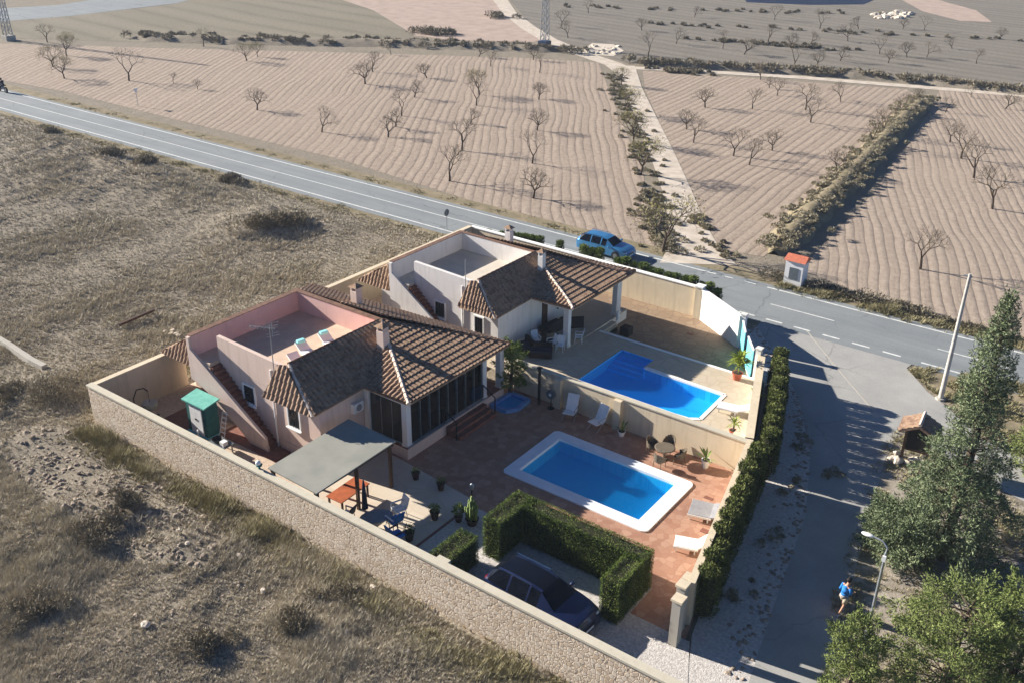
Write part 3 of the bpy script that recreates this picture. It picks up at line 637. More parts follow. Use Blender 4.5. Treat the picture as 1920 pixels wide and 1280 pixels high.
def villa(label, fx, fy, mats, glass, name='villa'):
    mp = lambda p: (fx(p[0]), fy(p[1]), p[2])
    org = mp((-34.3, 28.1, 0)); t = thing(name, label, 'house', (org[0], org[1], 0))
    def part(mb, nm, mat, par=t, label=None, **k): return mb.xf(mp).build(nm, mat, par, label=label, **k)
    Wl, Par = mats['wall'], mats['parapet']
    body = MB().box(-41.0, -32.1, 28.09, 39.0, -0.2, 3.45).box(-44.3, -41.0, 29.6, 38.9, -0.2, 2.55).box(-41.0, -34.5, 28.15, 34.9, 3.45, 3.6)
    part(body, 'wall', Wl)
    part(MB().box(-41.0, -34.45, 28.3, 34.95, 3.6, 3.85).box(-41.0, -39.6, 27.44, 28.3, 3.6, 3.84), 'terrace_floor', mats['floor'])
    par = MB().box(-41.2, -40.95, 27.44, 35.2, 3.4, 5.05).box(-40.95, -34.3, 34.95, 35.2, 3.4, 5.05).box(-34.5, -34.25, 28.3, 34.95, 3.4, 5.0)
    pp = part(par, 'parapet', Par)
    part(MB().add([(-39.6, 28.08, 3.45), (-34.3, 28.08, 3.45), (-34.3, 28.08, 5.05), (-39.6, 28.08, 5.22), (-39.6, 28.3, 3.45), (-34.3, 28.3, 3.45), (-34.3, 28.3, 5.05), (-39.6, 28.3, 5.22)],
                  [(0, 1, 2, 3), (7, 6, 5, 4), (3, 2, 6, 7), (0, 3, 7, 4), (1, 5, 6, 2)]), 'parapet', Wl)
    part(MB().box(-41.25, -40.9, 27.42, 35.25, 5.05, 5.09).box(-40.9, -34.25, 34.92, 35.25, 5.05, 5.09), 'parapet_cap', mats['cap'], pp)
    # outside stair
    poly = [(-41.2, 5.0), (-40.98, 5.0), (-40.98, 4.35), (-35.5, 0.85), (-35.38, 0.0), (-36.65, 0.0), (-39.1, 1.73), (-40.67, 2.41), (-41.2, 2.5)]
    sw = MB(); n = len(poly); sw.add([(x, 27.29, z) for x, z in poly]+[(x, 27.44, z) for x, z in poly], [tuple(range(n))[::-1], tuple(range(n, 2*n))]+[(i, (i+1) % n, n+(i+1) % n, n+i) for i in range(n)])
    part(sw, 'stair_wall', Wl)
    stp = MB(); k = 19
    for i in range(k):
        xa = -39.6+i*(4.2/k); z = 3.84-(i+1)*(3.84/(k+1)); stp.box(xa, xa+4.2/k, 27.44, 28.09, max(0, z-0.5), z)
    part(stp, 'staircase', 'stairtile')
    # roofs
    P3 = (-34.3, 35.05, 5.05); P4 = (-34.3, 28.35, 5.08); e1 = (-31.85, 27.45, 3.36); e2 = (-31.75, 30.95, 3.5); c1 = (-28.68, 30.95, 3.58); c2 = (-28.62, 39.4, 3.58); D = (-44.9, 39.5, 2.62)
    rf = MB()
    for pl in ([P4, e1, e2, P3], [e1, P4, (-34.75, 28.12, 5.08), (-35.25, 27.45, 3.36)], [P3, e2, c1], [P3, c1, c2], [(-41.1, 35.25, 4.95), P3, c2, (-36.9, 39.45, 3.1), D],
               [(-41.2, 28.9, 4.85), (-41.2, 35.25, 4.95), D, (-44.9, 28.1, 2.62)], [(-44.9, 28.1, 2.62), (-41.95, 28.05, 2.62), (-41.2, 28.9, 4.85)]):
        q = tiles(pl); rf.add(q.v, q.f)
    roof = part(rf, 'roof', 'tile')
    def cap(a, b_, mat, r_=0.1):
        a = np.array(a)+[0, 0, 0.07]; b_ = np.array(b_)+[0, 0, 0.07]; m_ = MB(); k = max(2, int(np.linalg.norm(b_-a)/0.4))
        for i in range(k): m_.tube(a+(b_-a)*i/k, a+(b_-a)*(i+1.06)/k, r_*0.85, r_*1.1, 8)
        part(m_, 'ridge_cap', mat, roof)
    cap(P4, e1, 'mortar'); cap(P3, c1, 'mortar', 0.11); cap(P3, c2, 'ridge'); cap(P3, P4, 'ridge', 0.11); cap((-41.1, 35.25, 4.95), D, 'ridge')
    for cx, cy, z0, z1 in ((-32.75, 33.55, 4.1, 5.75), (-37.6, 36.5, 4.2, 5.75)):
        ch = part(MB().box(cx-0.24, cx+0.24, cy-0.24, cy+0.24, z0, z1-0.25).box(cx-0.22, cx-0.14, cy-0.22, cy+0.22, z1-0.25, z1).box(cx+0.14, cx+0.22, cy-0.22, cy+0.22, z1-0.25, z1), 'chimney', Wl, roof)
        a = [(cx-0.34, cy-0.34, z1), (cx+0.34, cy-0.34, z1), (cx+0.34, cy+0.34, z1), (cx-0.34, cy+0.34, z1), (cx, cy, z1+0.22)]
        cm = MB().add(a, [(0, 3, 2, 1), (0, 1, 4), (1, 2, 4), (2, 3, 4), (3, 0, 4)])
        part(cm, 'chimney_cap', 'tile', roof)
    # porch
    part(MB().box(-32.1, -29.1, 31.2, 39.5, -0.2, 0.7), 'porch_base', Wl)
    part(MB().box(-32.1, -29.05, 31.15, 39.5, 0.7, 0.74), 'porch_floor', mats['porchfloor'])
    cols = [(-29.3, 31.4), (-29.3, 37.75 if glass else 38.9)] + ([(-29.3, 39.35), (-31.9, 31.35)] if glass else [])
    for cx, cy in cols: part(MB().box(cx-0.17, cx+0.17, cy-0.17, cy+0.17, 0.7, 3.4).box(cx-0.2, cx+0.2, cy-0.2, cy+0.2, 0.7, 0.85), 'column', 'white')
    part(MB().box(-29.42, -29.16, 31.25, 39.3, 3.2, 3.46).box(-32.1, -29.42, 31.25, 31.5, 3.2, 3.42), 'beam', 'white')
    if glass:
        gp = MB()
        for i in range(8):
            a = 31.6+i*(6.0/8); part(MB().box(-29.2, -29.17, a+0.02, a+0.74, 0.86, 3.19), 'glass_panel', 'glass')
            gp.box(-29.21, -29.16, a-0.012, a+0.012, 0.8, 3.05)
        for i in range(3):
            a = -31.7+i*0.75; part(MB().box(a+0.02, a+0.73, 31.3, 31.33, 0.86, 3.19), 'glass_panel', 'glass'); gp.box(a-0.012, a+0.012, 31.29, 31.34, 0.8, 3.05)
        gp.box(-31.9, -29.3, 31.28, 31.35, 0.76, 0.82)
        part(gp, 'glass_frame', 'metal')
        part(MB().box(-29.22, -29.02, 31.2, 37.7, 0.74, 0.8), 'threshold', 'metal')
        sp = MB()
        for i in range(3): sp.box(-29.1+0.32*i, -28.78+0.32*i, 34.3, 37.5, 0, 0.56-0.18*i)
        part(sp, 'porch_steps', 'stairtile')
        part(MB().box(-32.04, -32.0, 33.0, 37.0, 0.9, 2.9), 'window_wall', 'glassdark')
        for y in (34.2, 37.6): part(MB().path([(-29.15, y, 0.74), (-29.15, y, 1.65), (-28.3, y, 1.1), (-28.3, y, 0.05)], 0.035), 'handrail', 'black')
        a = MB().box(-32.1, -31.85, 30.25, 30.95, 2.2, 2.75); ac = part(a, 'air_conditioner', 'plasticwhite')
        part(MB().tube((-31.85, 30.6, 2.47), (-31.82, 30.6, 2.47), 0.19, 0.19, 14), 'fan_grille', 'greycloth', ac)
    else:
        sp = MB()
        for i in range(4): sp.box(-29.1+0.33*i, -28.77+0.33*i, 35.5, 38.0, 0, 0.6-0.15*i)
        part(sp, 'porch_steps', 'deck')
        dr = part(MB().box(-32.1, -32.04, 32.8, 33.6, 0.74, 2.8), 'door', 'wooddark', label='brown panelled door under the porch')
        part(MB().box(-32.04, -32.0, 33.45, 33.55, 1.7, 1.75), 'handle', 'chrome', dr)
        wn = part(MB().box(-32.1, -32.03, 35.0, 36.2, 1.4, 2.7), 'window', 'coverwhite'); part(MB().box(-32.03, -32.0, 35.08, 36.12, 1.48, 2.62), 'pane', 'glassdark', wn)
    for x0, x1, z0, z1 in ((-37.75, -36.95, 2.0, 3.0), (-34.35, -33.55, 1.75, 2.85)):
        wn = part(MB().box(x0-0.09, x0, 28.0, 28.09, z0-0.09, z1+0.09).box(x1, x1+0.09, 28.0, 28.09, z0-0.09, z1+0.09).box(x0, x1, 28.0, 28.09, z1, z1+0.09).box(x0, x1, 28.0, 28.09, z0-0.09, z0), 'window', 'coverwhite')
        part(MB().box(x0, x1, 28.06, 28.085, z0, z1), 'pane', 'glassdark', wn)
        part(MB().box(x0-0.15, x1+0.15, 27.9, 28.0, z0-0.14, z0-0.08), 'sill', 'coverwhite', wn)
        g = MB()
        for i in range(4): xx = x0+0.1+i*(x1-x0-0.2)/3; g.box(xx-0.012, xx+0.012, 28.0, 28.025, z0, z1)
        g.box(x0, x1, 27.99, 28.0, (z0+z1)/2-0.012, (z0+z1)/2+0.012)
        part(g, 'window_bars', 'black', wn)
    part(MB().box(-35.2, -32.05, 28.03, 28.09, -0.1, 0.55).box(-32.1, -32.04, 28.09, 31.2, -0.1, 0.55), 'plinth', mats['plinth'])
    part(MB().tube((-35.4, 28.03, 0), (-35.4, 28.03, 4.6), 0.05, 0.05, 8), 'downpipe', 'plasticwhite')
    an = part(MB().tube((-35.1, 28.02, 3.6), (-35.1, 28.02, 7.2 if glass else 6.4), 0.03, 0.025, 6), 'antenna_mast', 'metal')
    if glass:
        ya = MB(); z = 7.0
        ya.tube((-36.1, 27.6, z), (-34.9, 28.2, z), 0.02)
        for i in range(9):
            q = i/8; cx_, cy_ = -36.1+1.2*q, 27.6+0.6*q; ya.tube((cx_-0.12, cy_+0.26, z), (cx_+0.12, cy_-0.26, z), 0.014, 0.014, 5)
        for dz in (-0.35, -0.2, 0.2, 0.35): ya.tube((-35.05, 27.75, z+dz), (-34.8, 28.35, z+dz), 0.016, 0.016, 5)
        ya.tube((-34.95, 28.05, z-0.4), (-34.95, 28.05, z+0.4), 0.015)
        part(ya, 'antenna', 'metal', an)
    return t
ident = lambda v: v
villa('pink villa with rose terrace parapet, glazed porch and brown tiled roofs', ident, ident,
      dict(wall='pink', parapet='rose', floor='floorpink', cap='ridge', porchfloor='stairtile', plinth='pink'), True)
FX = lambda v: float(np.interp(v, [-45, -41.05, -34.3, -31.9, -29.3, -28.68], [-43.6, -39.75, -33.45, -31.6, -29.12, -28.4]))
FY = lambda v: float(np.interp(v, [27.29, 28.09, 30.95, 31.4, 35.2, 38.9, 39.4], [41.72, 42.45, 45.55, 46.1, 48.95, 51.95, 53.2]))
villa('white villa with open columned porch and pale roof terrace beside the road', FX, FY,
      dict(wall='white', parapet='white', floor='floorgrey', cap='ridge', porchfloor='deck', plinth='white'), False)

# ------------------------------------------------------------------ hedges and cypresses
def hedge_block(parts, name, label, cat='hedge', h=2.1, dens=1300, seed=1, loc=None):
    """clipped hedge: solid core wrapped in leaves. parts = list of plan rectangles"""
    cx = np.mean([p[0] for p in parts]); cy = np.mean([p[2] for p in parts])
    t = thing(name, label, cat, (cx, cy, 0)); core = MB(); P = []; N = []
    g = np.random.default_rng(seed)
    for (x0, x1, y0, y1) in parts:
        core.box(x0+0.09, x1-0.09, y0+0.09, y1-0.09, 0, h-0.12)
        for (ax, val, a0, a1, nn) in (('x', x0, y0, y1, (-1, 0, 0)), ('x', x1, y0, y1, (1, 0, 0)), ('y', y0, x0, x1, (0, -1, 0)), ('y', y1, x0, x1, (0, 1, 0))):
            n = int(dens*(a1-a0)*h); s_ = a0+(a1-a0)*g.random(n); z = h*g.random(n); off = g.normal(size=n)*0.035
            if ax == 'x': P.append(np.stack([val-0.05*nn[0]+off, s_, z], 1))
            else: P.append(np.stack([s_, val-0.05*nn[1]+off, z], 1))
            N.append(np.tile(np.array(nn, float)+[0, 0, 0.5], (n, 1)))
        n = int(dens*1.3*(x1-x0)*(y1-y0)); xx = x0+(x1-x0)*g.random(n); yy = y0+(y1-y0)*g.random(n)
        kk = 1; lump = np.array([mnoise.noise(Vector((a*2.2, b_*2.2, seed)))*0.16 for a, b_ in zip(xx, yy)])
        edge = np.minimum(np.minimum(xx-x0, x1-xx), np.minimum(yy-y0, y1-yy))
        keep = (edge < 0.2) | (g.random(n) < 0.6); xx, yy, lump, edge = xx[keep], yy[keep], lump[keep], edge[keep]; n = len(xx)
        P.append(np.stack([xx, yy, h-0.06+lump*(edge > 0.12)-0.12*(edge > 0.28)*(g.random(n) > 0.3)+g.normal(size=n)*0.03], 1)); N.append(np.tile([0, 0, 1.0], (n, 1)))
    core.build('branches', 'hedgecore', t)
    V, Fq = leaves(np.vstack(P), 0.06, seed, 0.55, outward=np.vstack(N)*0.9)
    mesh_np('leaves', V, Fq, 'hedge', t)
    return t
hedge_block([(-21.35, -20.45, 27.5, 30.1), (-20.45, -14.2, 29.2, 30.1), (-15.1, -14.2, 27.2, 29.2)], 'hedge', 'tall clipped green hedge bent round three sides of the parking bay', h=2.1, seed=3)
hedge_block([(-22.1, -21.1, 24.0, 26.9)], 'hedge', 'short clipped hedge block beside the stone wall behind the navy car', h=1.55, seed=4)
def cypress_proto(name, h, r_, seed, mat='cypress', grp=None, n=2600, taper=0.35):
    t = local(name, 'x', 'cypress', grp); g = np.random.default_rng(seed)
    prof = lambda q: r_*(1-taper*q**2.5)*(0.85+0.15*min(1, q*6))
    MB().lathe([(prof(q)*0.75, q*(h-0.25)) for q in (0.02, 0.2, 0.5, 0.8, 1.0)]+[(0.02, h-0.1)], n=9).build('trunk', 'hedgecore', t)
    q = g.random(n)**0.9; th = g.random(n)*2*math.pi; rad = np.array([prof(a) for a in q])*(0.86+0.2*g.random(n))*(1+0.1*np.sin(th*5+q*9))
    P = np.stack([rad*np.cos(th), rad*np.sin(th), q*h], 1); O = np.stack([np.cos(th), np.sin(th), 0.9+0*th], 1)
    n2 = n//3; r2 = r_*np.sqrt(g.random(n2))*0.9; t2 = g.random(n2)*2*math.pi
    P2 = np.stack([r2*np.cos(t2), r2*np.sin(t2), h-0.15+0.25*g.random(n2)-0.25*(r2/r_)], 1); O2 = np.tile([0, 0, 1.2], (n2, 1))
    V, Fq = leaves(np.vstack([P, P2]), 0.13, seed, 0.5, outward=np.vstack([O, O2])); mesh_np('crown', V, Fq, mat, t)
    return proto(t)
grpA = 'cypresses in the street hedge of the terracotta patio'; grpB = 'cypresses beside the white wall of the pool deck'
cyA = [cypress_proto('cypress', 2.55, 0.62, 11, grp=grpA), cypress_proto('cypress', 2.75, 0.58, 12, grp=grpA)]
used = set()
def put(protos, i, x, y, z, rz, s_, label, group=None):
    p = protos[i % len(protos)]
    if p.name not in used: used.add(p.name); o_ = p; o_['label'] = label
    else: o_ = dup(p, label)
    if group: o_['group'] = group
    return place(o_, x, y, z, rz, s_)
n = 11
for i in range(n):
    q = i/(n-1); x = -13.75+1.95*q; y = 39.7-9.6*q
    put(cyA, i, x+random.uniform(-.08, .08), y, 0, random.uniform(0, 6), (0.84, 0.84, random.uniform(0.86, 1.04)), ordn(i)+' cypress from the dividing wall in the hedge along the terracotta patio', grpA)
hp = [(-16.95, 50.2), (-15.85, 47.7), (-14.7, 44.3), (-13.85, 41.3)]
def along(pts, q):
    L = [0]
    for a, b_ in zip(pts[:-1], pts[1:]): L.append(L[-1]+math.dist(a, b_))
    d = q*L[-1]
    for i in range(len(pts)-1):
        if d <= L[i+1]+1e-9:
            f = (d-L[i])/(L[i+1]-L[i]); return (pts[i][0]+(pts[i+1][0]-pts[i][0])*f, pts[i][1]+(pts[i+1][1]-pts[i][1])*f)
n = 11
for i in range(n):
    x, y = along(hp, i/(n-1))
    put(cyA, i+1, x+random.uniform(-.08, .08), y, 0, random.uniform(0, 6), (0.84, 0.84, random.uniform(0.82, 1.0)), ordn(i)+' cypress from the turquoise gate in the row beside the white wall', grpB)
# small clipped cypresses along the road wall
grpC = 'small clipped shrubs along the roadside wall'
cyS = [cypress_proto('clipped_shrub', 2.9, 0.34, 21, 'hedge', grpC, 1800, 0.15), cypress_proto('clipped_shrub', 2.75, 0.31, 22, 'hedge', grpC, 1600, 0.15)]
rowpx = [915, 941, 957, 971, 985, 997, 1012, 1050, 1095, 1110, 1125, 1160, 1173, 1188, 1207, 1222, 1236, 1253, 1268, 1285, 1299, 1315, 1330, 1345]
for i, px in enumerate(rowpx):
    q = (px-915)/(1345-915); py = np.interp(px, [915, 957, 1012, 1125, 1188, 1253, 1299, 1350], [438, 441, 449, 474, 497, 516, 527, 548])
    d_ = rt*((px-960)/F)+upv*(-(py-640)/F)+fw; t_ = 57.15/d_[1]; p = np.array([0, 0, H])+d_*t_; yy = 57.15
    big = (p[2]+0.2)/2.85
    put(cyS, i, p[0], yy, 0, random.uniform(0, 6), (random.uniform(.85, 1.15), random.uniform(.85, 1.15), big*random.uniform(0.98, 1.04)), ordn(i)+' small dark clipped shrub from the left along the roadside wall', grpC)
for p in cyS: p['category'] = 'shrub'

# ------------------------------------------------------------------ trees
def bare_tree(seed, h=2.9, yellow=False):
    t = local('almond_tree', 'x', 'tree', 'x'); g = random.Random(seed); tr = MB(); cr = MB(); tips = []
    def grow(p, d, L, r_, lev):
        d = d.normalized(); segs = 3 if lev < 3 else 2; q = p
        for i in range(segs):
            nd = (d+Vector((g.uniform(-.22, .22), g.uniform(-.22, .22), g.uniform(-.08, .16)))).normalized(); e = q+nd*L/segs
            rr = r_*(1-0.25*(i+1)/segs); (tr if lev < 2 else cr).tube(q, e, r_*(1-0.25*i/segs), rr, 6 if lev < 2 else (4 if lev < 3 else 3), cap=False)
            q = e; d = nd
        if lev >= 5: tips.append(q); return
        k = {0: g.choice((2, 3, 4)), 1: g.choice((2, 3)), 2: 3, 3: 3, 4: 3}[lev]
        a0 = g.uniform(0, 6.28)
        for j in range(k):
            a = a0+j*6.28/k+g.uniform(-.4, .4); sp = g.uniform(0.5, 0.95) if lev else g.uniform(.55, .9)
            side = d.orthogonal().normalized(); side.rotate(Matrix.Rotation(a, 3, d)); nd = d*(1-sp*0.4)+side*sp+Vector((0, 0, 0.16))
            grow(q, nd, L*(g.uniform(0.95, 1.2) if lev == 0 else g.uniform(0.66, 0.84)), r_*0.6, lev+1)
    lean = Vector((g.uniform(-.35, .35), g.uniform(-.35, .35), 1)); grow(Vector((0, 0, -0.05)), lean, h*g.uniform(0.2, 0.3), 0.1*h/2.9, 0)
    tr.build('trunk', 'bark', t); cw = cr.build('crown', 'twig', t)
    if yellow:
        gg = np.random.default_rng(seed); P = np.repeat(np.array([tuple(q) for q in tips]), 3, 0); P = P+gg.normal(size=P.shape)*0.12
        V, Fq = leaves(P, 0.12, seed, 0.6); mesh_np('leaves', V, Fq, 'twigyellow', t)
    return proto(t)
BT = [bare_tree(s_) for s_ in (2, 5, 9, 14, 27, 38, 51)]; BY = [bare_tree(21, 3.0, True), bare_tree(33, 2.8, True)]
F1 = [(843, 340, 1.1), (1000, 372, 1.15), (866, 283, 1), (998, 307, 1), (1007, 245, 1.05), (728, 258, .9), (742, 238, .9), (753, 218, .95), (777, 183, .95), (800, 147, .9), (685, 158, 1.15), (882, 233, .8), (893, 198, .9), (920, 125, .8), (1010, 187, .95), (1012, 137, .8), (1000, 113, .9), (898, 107, .8), (733, 103, .5), (698, 135, .9),
      (89, 80, .9), (242, 152, 1.15), (325, 157, .45), (370, 168, .5), (482, 207, .95), (603, 248, .85), (382, 88, .8)]
F1Y = [(898, 178, 1.05), (121, 148, 1), (100, 126, .9), (125, 105, 1), (463, 115, .8), (483, 107, .7)]
F2 = [(1287, 243, .95), (1300, 268, .8), (1322, 202, 1), (1410, 205, .85), (1375, 293, .9), (1405, 310, .95), (1448, 283, 1), (1426, 150, .7), (1442, 165, .7), (1457, 180, .7), (1510, 207, 1.1), (1520, 230, .9), (1576, 192, .85), (1717, 193, .85), (1688, 213, .8), (1635, 276, 1), (1657, 255, .9), (1567, 328, 1)]
F3 = [(1821, 183, .45), (1772, 212, .6), (1885, 205, .8), (1781, 267, .85), (1802, 298, 1.1), (1825, 334, 1.1), (1860, 392, 1.25), (1725, 505, 1.15)]
F4 = [(1302, 32, .9), (1452, 38, .9), (1537, 55, 1), (1610, 55, 1), (1693, 55, .7), (1733, 57, .7), (1875, 74, .8), (1355, 92, .9), (1395, 103, 1.1), (1440, 80, 1), (1483, 90, 1), (1519, 84, .9), (1488, 128, 1), (1532, 125, .9), (1575, 115, 1), (1649, 102, .9), (1665, 119, .8), (1700, 108, 1), (1737, 108, .8), (1215, 108, 1.1), (1268, 83, .9), (1203, 58, .9), (1065, 72, 1), (1053, 50, 1), (1103, 25, .9), (1785, 92, .8), (1830, 120, .8), (1590, 78, .9)]
F5 = [(1187, 268, 1.05), (1202, 328, 1.05), (1176, 215, .9), (1165, 160, .8), (1243, 472, 1.25)]
def orchard(lst, fieldtxt, grp, prs, nm):
    for i, (x, y, s_) in enumerate(sorted(lst)):
        p = G(x, y); rz = random.uniform(0, 6.28)
        o_ = put(prs, (i*7+int(x)) % len(prs), p[0], p[1], 0, rz, s_*random.uniform(1.0, 1.2), '%s %s, %s from the left' % (nm, fieldtxt, ordn(i)), grp)
orchard(F1, 'in the large furrowed field beyond the road', 'bare almond trees in the large furrowed field', BT, 'bare almond tree')
orchard(F1Y, 'in the large furrowed field', 'yellow leaved almond trees in the large field', BY, 'almond tree with thin yellow leaves')
orchard(F2, 'in the middle field between track and bank', 'bare almond trees in the middle field', BT, 'bare almond tree')
orchard(F3, 'in the right hand field past the dark bank', 'bare almond trees in the right hand field', BT, 'bare almond tree')
orchard(F4, 'in the grey distant field', 'trees scattered over the grey distant field', BT, 'small bare tree')
orchard(F5, 'among the scrub beside the dirt track', 'trees beside the dirt track', BY, 'straggly olive tinted tree')

def clump_tree(name, label, x, y, h, r_, mat, seed, n=14000, leaf=0.16, shape='cone', base=0.12, clumps=60, core='coniferdark'):
    t = thing(name, label, 'tree', (x, y, 0)); g = np.random.default_rng(seed)
    tr = MB(); tr.tube((x, y, -0.1), (x+0.1, y, h*0.55), 0.05*h**0.6+0.06, 0.04*h**0.5, 8).tube((x+0.1, y, h*0.55), (x+0.12, y+0.05, h*0.93), 0.04*h**0.5, 0.02, 6)
    tr.build('trunk', 'bark', t)
    cs = []; rs = []; lim = MB()
    for i in range(clumps):
        q = base+(1-base)*(i+g.random())/clumps
        if shape == 'cone': rad = r_*(1-q)**0.8*(0.55+0.45*math.sin(min(1, q/0.2)*math.pi/2)); rr = r_*0.30*(1.05-q*0.75)
        elif shape == 'spire': rad = r_*float(np.interp(q, [0, .07, .16, .25, .36, .5, .7, .88, 1], [.7, 1.0, .95, .72, .52, .40, .29, .16, .03])); rr = 0.14+0.5*rad/r_*0.75
        elif shape == 'open': rad = r_*math.sqrt(max(0.02, 1-((q-0.52)/0.52)**2)); rr = r_*0.19
        else: rad = r_*math.sqrt(max(0.02, 1-((q-0.52)/0.52)**2)); rr = r_*0.30
        a = i*2.399+g.random()*0.6; k = (0.45+0.65*g.random()) if shape == 'spire' else math.sqrt(g.random()*0.85+0.15)
        c = np.array([x+rad*k*math.cos(a), y+rad*k*math.sin(a), h*q]); cs.append(c); rs.append(rr*(0.7+0.6*g.random()))
        lim.tube((x+0.06, y, max(0.2, h*q-rad*0.35)), tuple(c), 0.035, 0.012, 4, cap=False)
    lim.build('limbs', 'bark', t)
    w = np.array(rs)**2; w /= w.sum(); idx = g.choice(clumps, n, p=w); d = g.normal(size=(n, 3)); d /= np.linalg.norm(d, axis=1)[:, None]
    rad = (0.35+0.65*g.random(n)**0.6)[:, None]; sc = np.array([1.15, 1.15, 0.7])
    P = np.array(cs)[idx]+d*rad*np.array(rs)[idx][:, None]*sc
    # shoots that break the outline
    m_ = n//8; idx2 = g.choice(clumps, m_, p=w); o2 = np.array(cs)[idx2]-np.array([x, y, h*0.4]); o2[:, 2] *= 0.3; o2 /= np.linalg.norm(o2, axis=1)[:, None]
    P2 = np.array(cs)[idx2]+o2*np.array(rs)[idx2][:, None]*(0.8+0.7*g.random(m_))[:, None]+g.normal(size=(m_, 3))*0.08
    V, Fq = leaves(np.vstack([P, P2]), leaf, seed, 0.42, 0.3, outward=np.vstack([d, o2*1.4])); mesh_np('crown', V, Fq, mat, t)
    return t
clump_tree('conifer', 'tall dark pointed conifer rising beside the junction at the right edge', -4.7, 39.8, 13.0, 2.9, 'conifer', 41, 52000, 0.15, 'spire', 0.06, 230)
clump_tree('conifer', 'low grey green conifer between the notice board and the street', -6.5, 38.8, 2.6, 1.5, 'conifer', 42, 18000, 0.14, 'round', 0.1, 45)
clump_tree('pine_tree', 'light green pine filling the bottom right corner', -2.5, 31.0, 5.0, 2.25, 'pine', 44, 30000, 0.13, 'open', 0.15, 70)
clump_tree('pine_tree', 'light green pine top at the bottom edge beside the street lamp', -5.35, 28.7, 4.0, 1.0, 'pine', 45, 13000, 0.12, 'round', 0.1, 30)
clump_tree('pine_tree', 'second light green pine cut off by the right edge', -0.6, 33.6, 4.2, 1.9, 'pine', 46, 18000, 0.14, 'open', 0.1, 50)
clump_tree('small_tree', 'yellow green young tree at the right edge beyond the street branch', -2.9, 49.6, 2.6, 1.1, 'pine', 47, 6000, 0.15, 'round', 0.1, 26)
clump_tree('small_tree', 'small dark leafy tree in the shaded corner between the glazed porch and the dividing wall', -29.0, 40.0, 3.2, 0.8, 'hedge', 50, 5000, 0.15, 'round', 0.25, 24)

# ------------------------------------------------------------------ scrub, grass, rocks
def blades(P, hgt_, wid, seed, nb=7, spread=0.5, zf=None):
    g = np.random.default_rng(seed); n = len(P); T = np.repeat(P, nb, 0); hh = np.repeat(hgt_, nb)*(0.5+0.8*g.random(n*nb)); ww = np.repeat(wid, nb)
    a = g.random(n*nb)*2*math.pi; sp = spread*(0.3+g.random(n*nb)); T = T+np.stack([np.cos(a), np.sin(a), 0*a], 1)*(ww*2.2*g.random(n*nb))[:, None]
    top = T+np.stack([np.cos(a)*hh*sp, np.sin(a)*hh*sp, hh], 1); s_ = np.stack([-np.sin(a), np.cos(a), 0*a], 1)*(ww*0.5)[:, None]
    V = np.stack([T-s_, T+s_, top], 1).reshape(-1, 3); V[:, 2] -= 0.01; Fq = np.arange(len(V)).reshape(-1, 3)
    return V, Fq
def sample_px(n, x0, x1, y0, y1, seed):
    """even cover as seen from the air: dense near, sparse far"""
    g = np.random.default_rng(seed); px = x0+(x1-x0)*g.random(n); py = y0+(y1-y0)*g.random(n)
    d = rt[None]*((px-960)/F)[:, None]+upv[None]*(-(py-640)/F)[:, None]+fw[None]; t_ = -H/d[:, 2]
    P = np.array([0, 0, H])+d*t_[:, None]; P[:, 2] = 0; return P, t_
P, dist = sample_px(400000, -260, 1500, 190, 1500, 61)
ok = (P[:, 1] < 57.6) & (~inpoly(P[:, :2], [(-45.35, 23.2), (-9.2, 23.2), (-9.2, 8), (5, 8), (5, 58.3), (-14, 58.3), (-45.35, 56.9)])) & (P[:, 1] > 7)
P = P[ok]; dist = dist[ok]
den = np.array([mnoise.noise(Vector((a*0.16, b_*0.16, 1.0)))+0.6*mnoise.noise(Vector((a*0.6, b_*0.6, 4.0))) for a, b_ in P[:, :2]])
k = rng.random(len(P)) < np.clip(0.85+den*0.5, 0.6, 1.0); 
RUB = G2([(30, 800), (120, 800), (260, 880), (360, 950), (430, 1010), (380, 1080), (260, 1060), (130, 980), (20, 880)])
k &= ~(inpoly(P[:, :2], RUB) & (rng.random(len(P)) < 0.8))
P = P[k]; dist = dist[k]; den = den[k]
P[:, 2] = [hgt(a, b_) for a, b_ in P[:, :2]]
hh = (0.10+0.20*np.clip(den+0.3, 0, 1))*(0.7+0.6*rng.random(len(P))); ww = np.clip(dist*0.00062, 0.02, 0.07)
V, Fq = blades(P, hh, ww, 62, 6, 0.75)
tag(mesh_np('dry_grass', V, Fq, 'grass'), 'dry grey brown grass covering the waste ground left of the plots', 'grass', kind='stuff')
# greener weeds by walls and road edges
def strip(n, a, b_, w, seed, h=0.3, wd=0.03, name=None, mat='greengrass', nb=8):
    g = np.random.default_rng(seed); q = g.random(n); o_ = g.normal(size=n)*w*0.5; a = np.array(a[:2]); b2 = np.array(b_[:2]); d = (b2-a)/np.linalg.norm(b2-a); nn = np.array([-d[1], d[0]])
    XY = a+(b2-a)*q[:, None]+nn*o_[:, None]; c = np.array([mnoise.noise(Vector((u*0.5, v*0.5, seed*1.0))) for u, v in XY]); XY = XY[c > -0.4]; c = c[c > -0.4]
    PP = np.column_stack([XY, np.zeros(len(XY))]); PP[:, 2] = [hgt(u, v) for u, v in XY]
    return blades(PP, h*(0.5+np.clip(c, 0, .6)*1.6)*np.ones(len(PP)), wd*np.ones(len(PP)), seed, nb, 0.8)
def merge(L):
    Vs, Fs, o_ = [], [], 0
    for V, Fq in L: Vs.append(V); Fs.append(Fq+o_); o_ += len(V)
    return np.vstack(Vs), np.vstack(Fs)
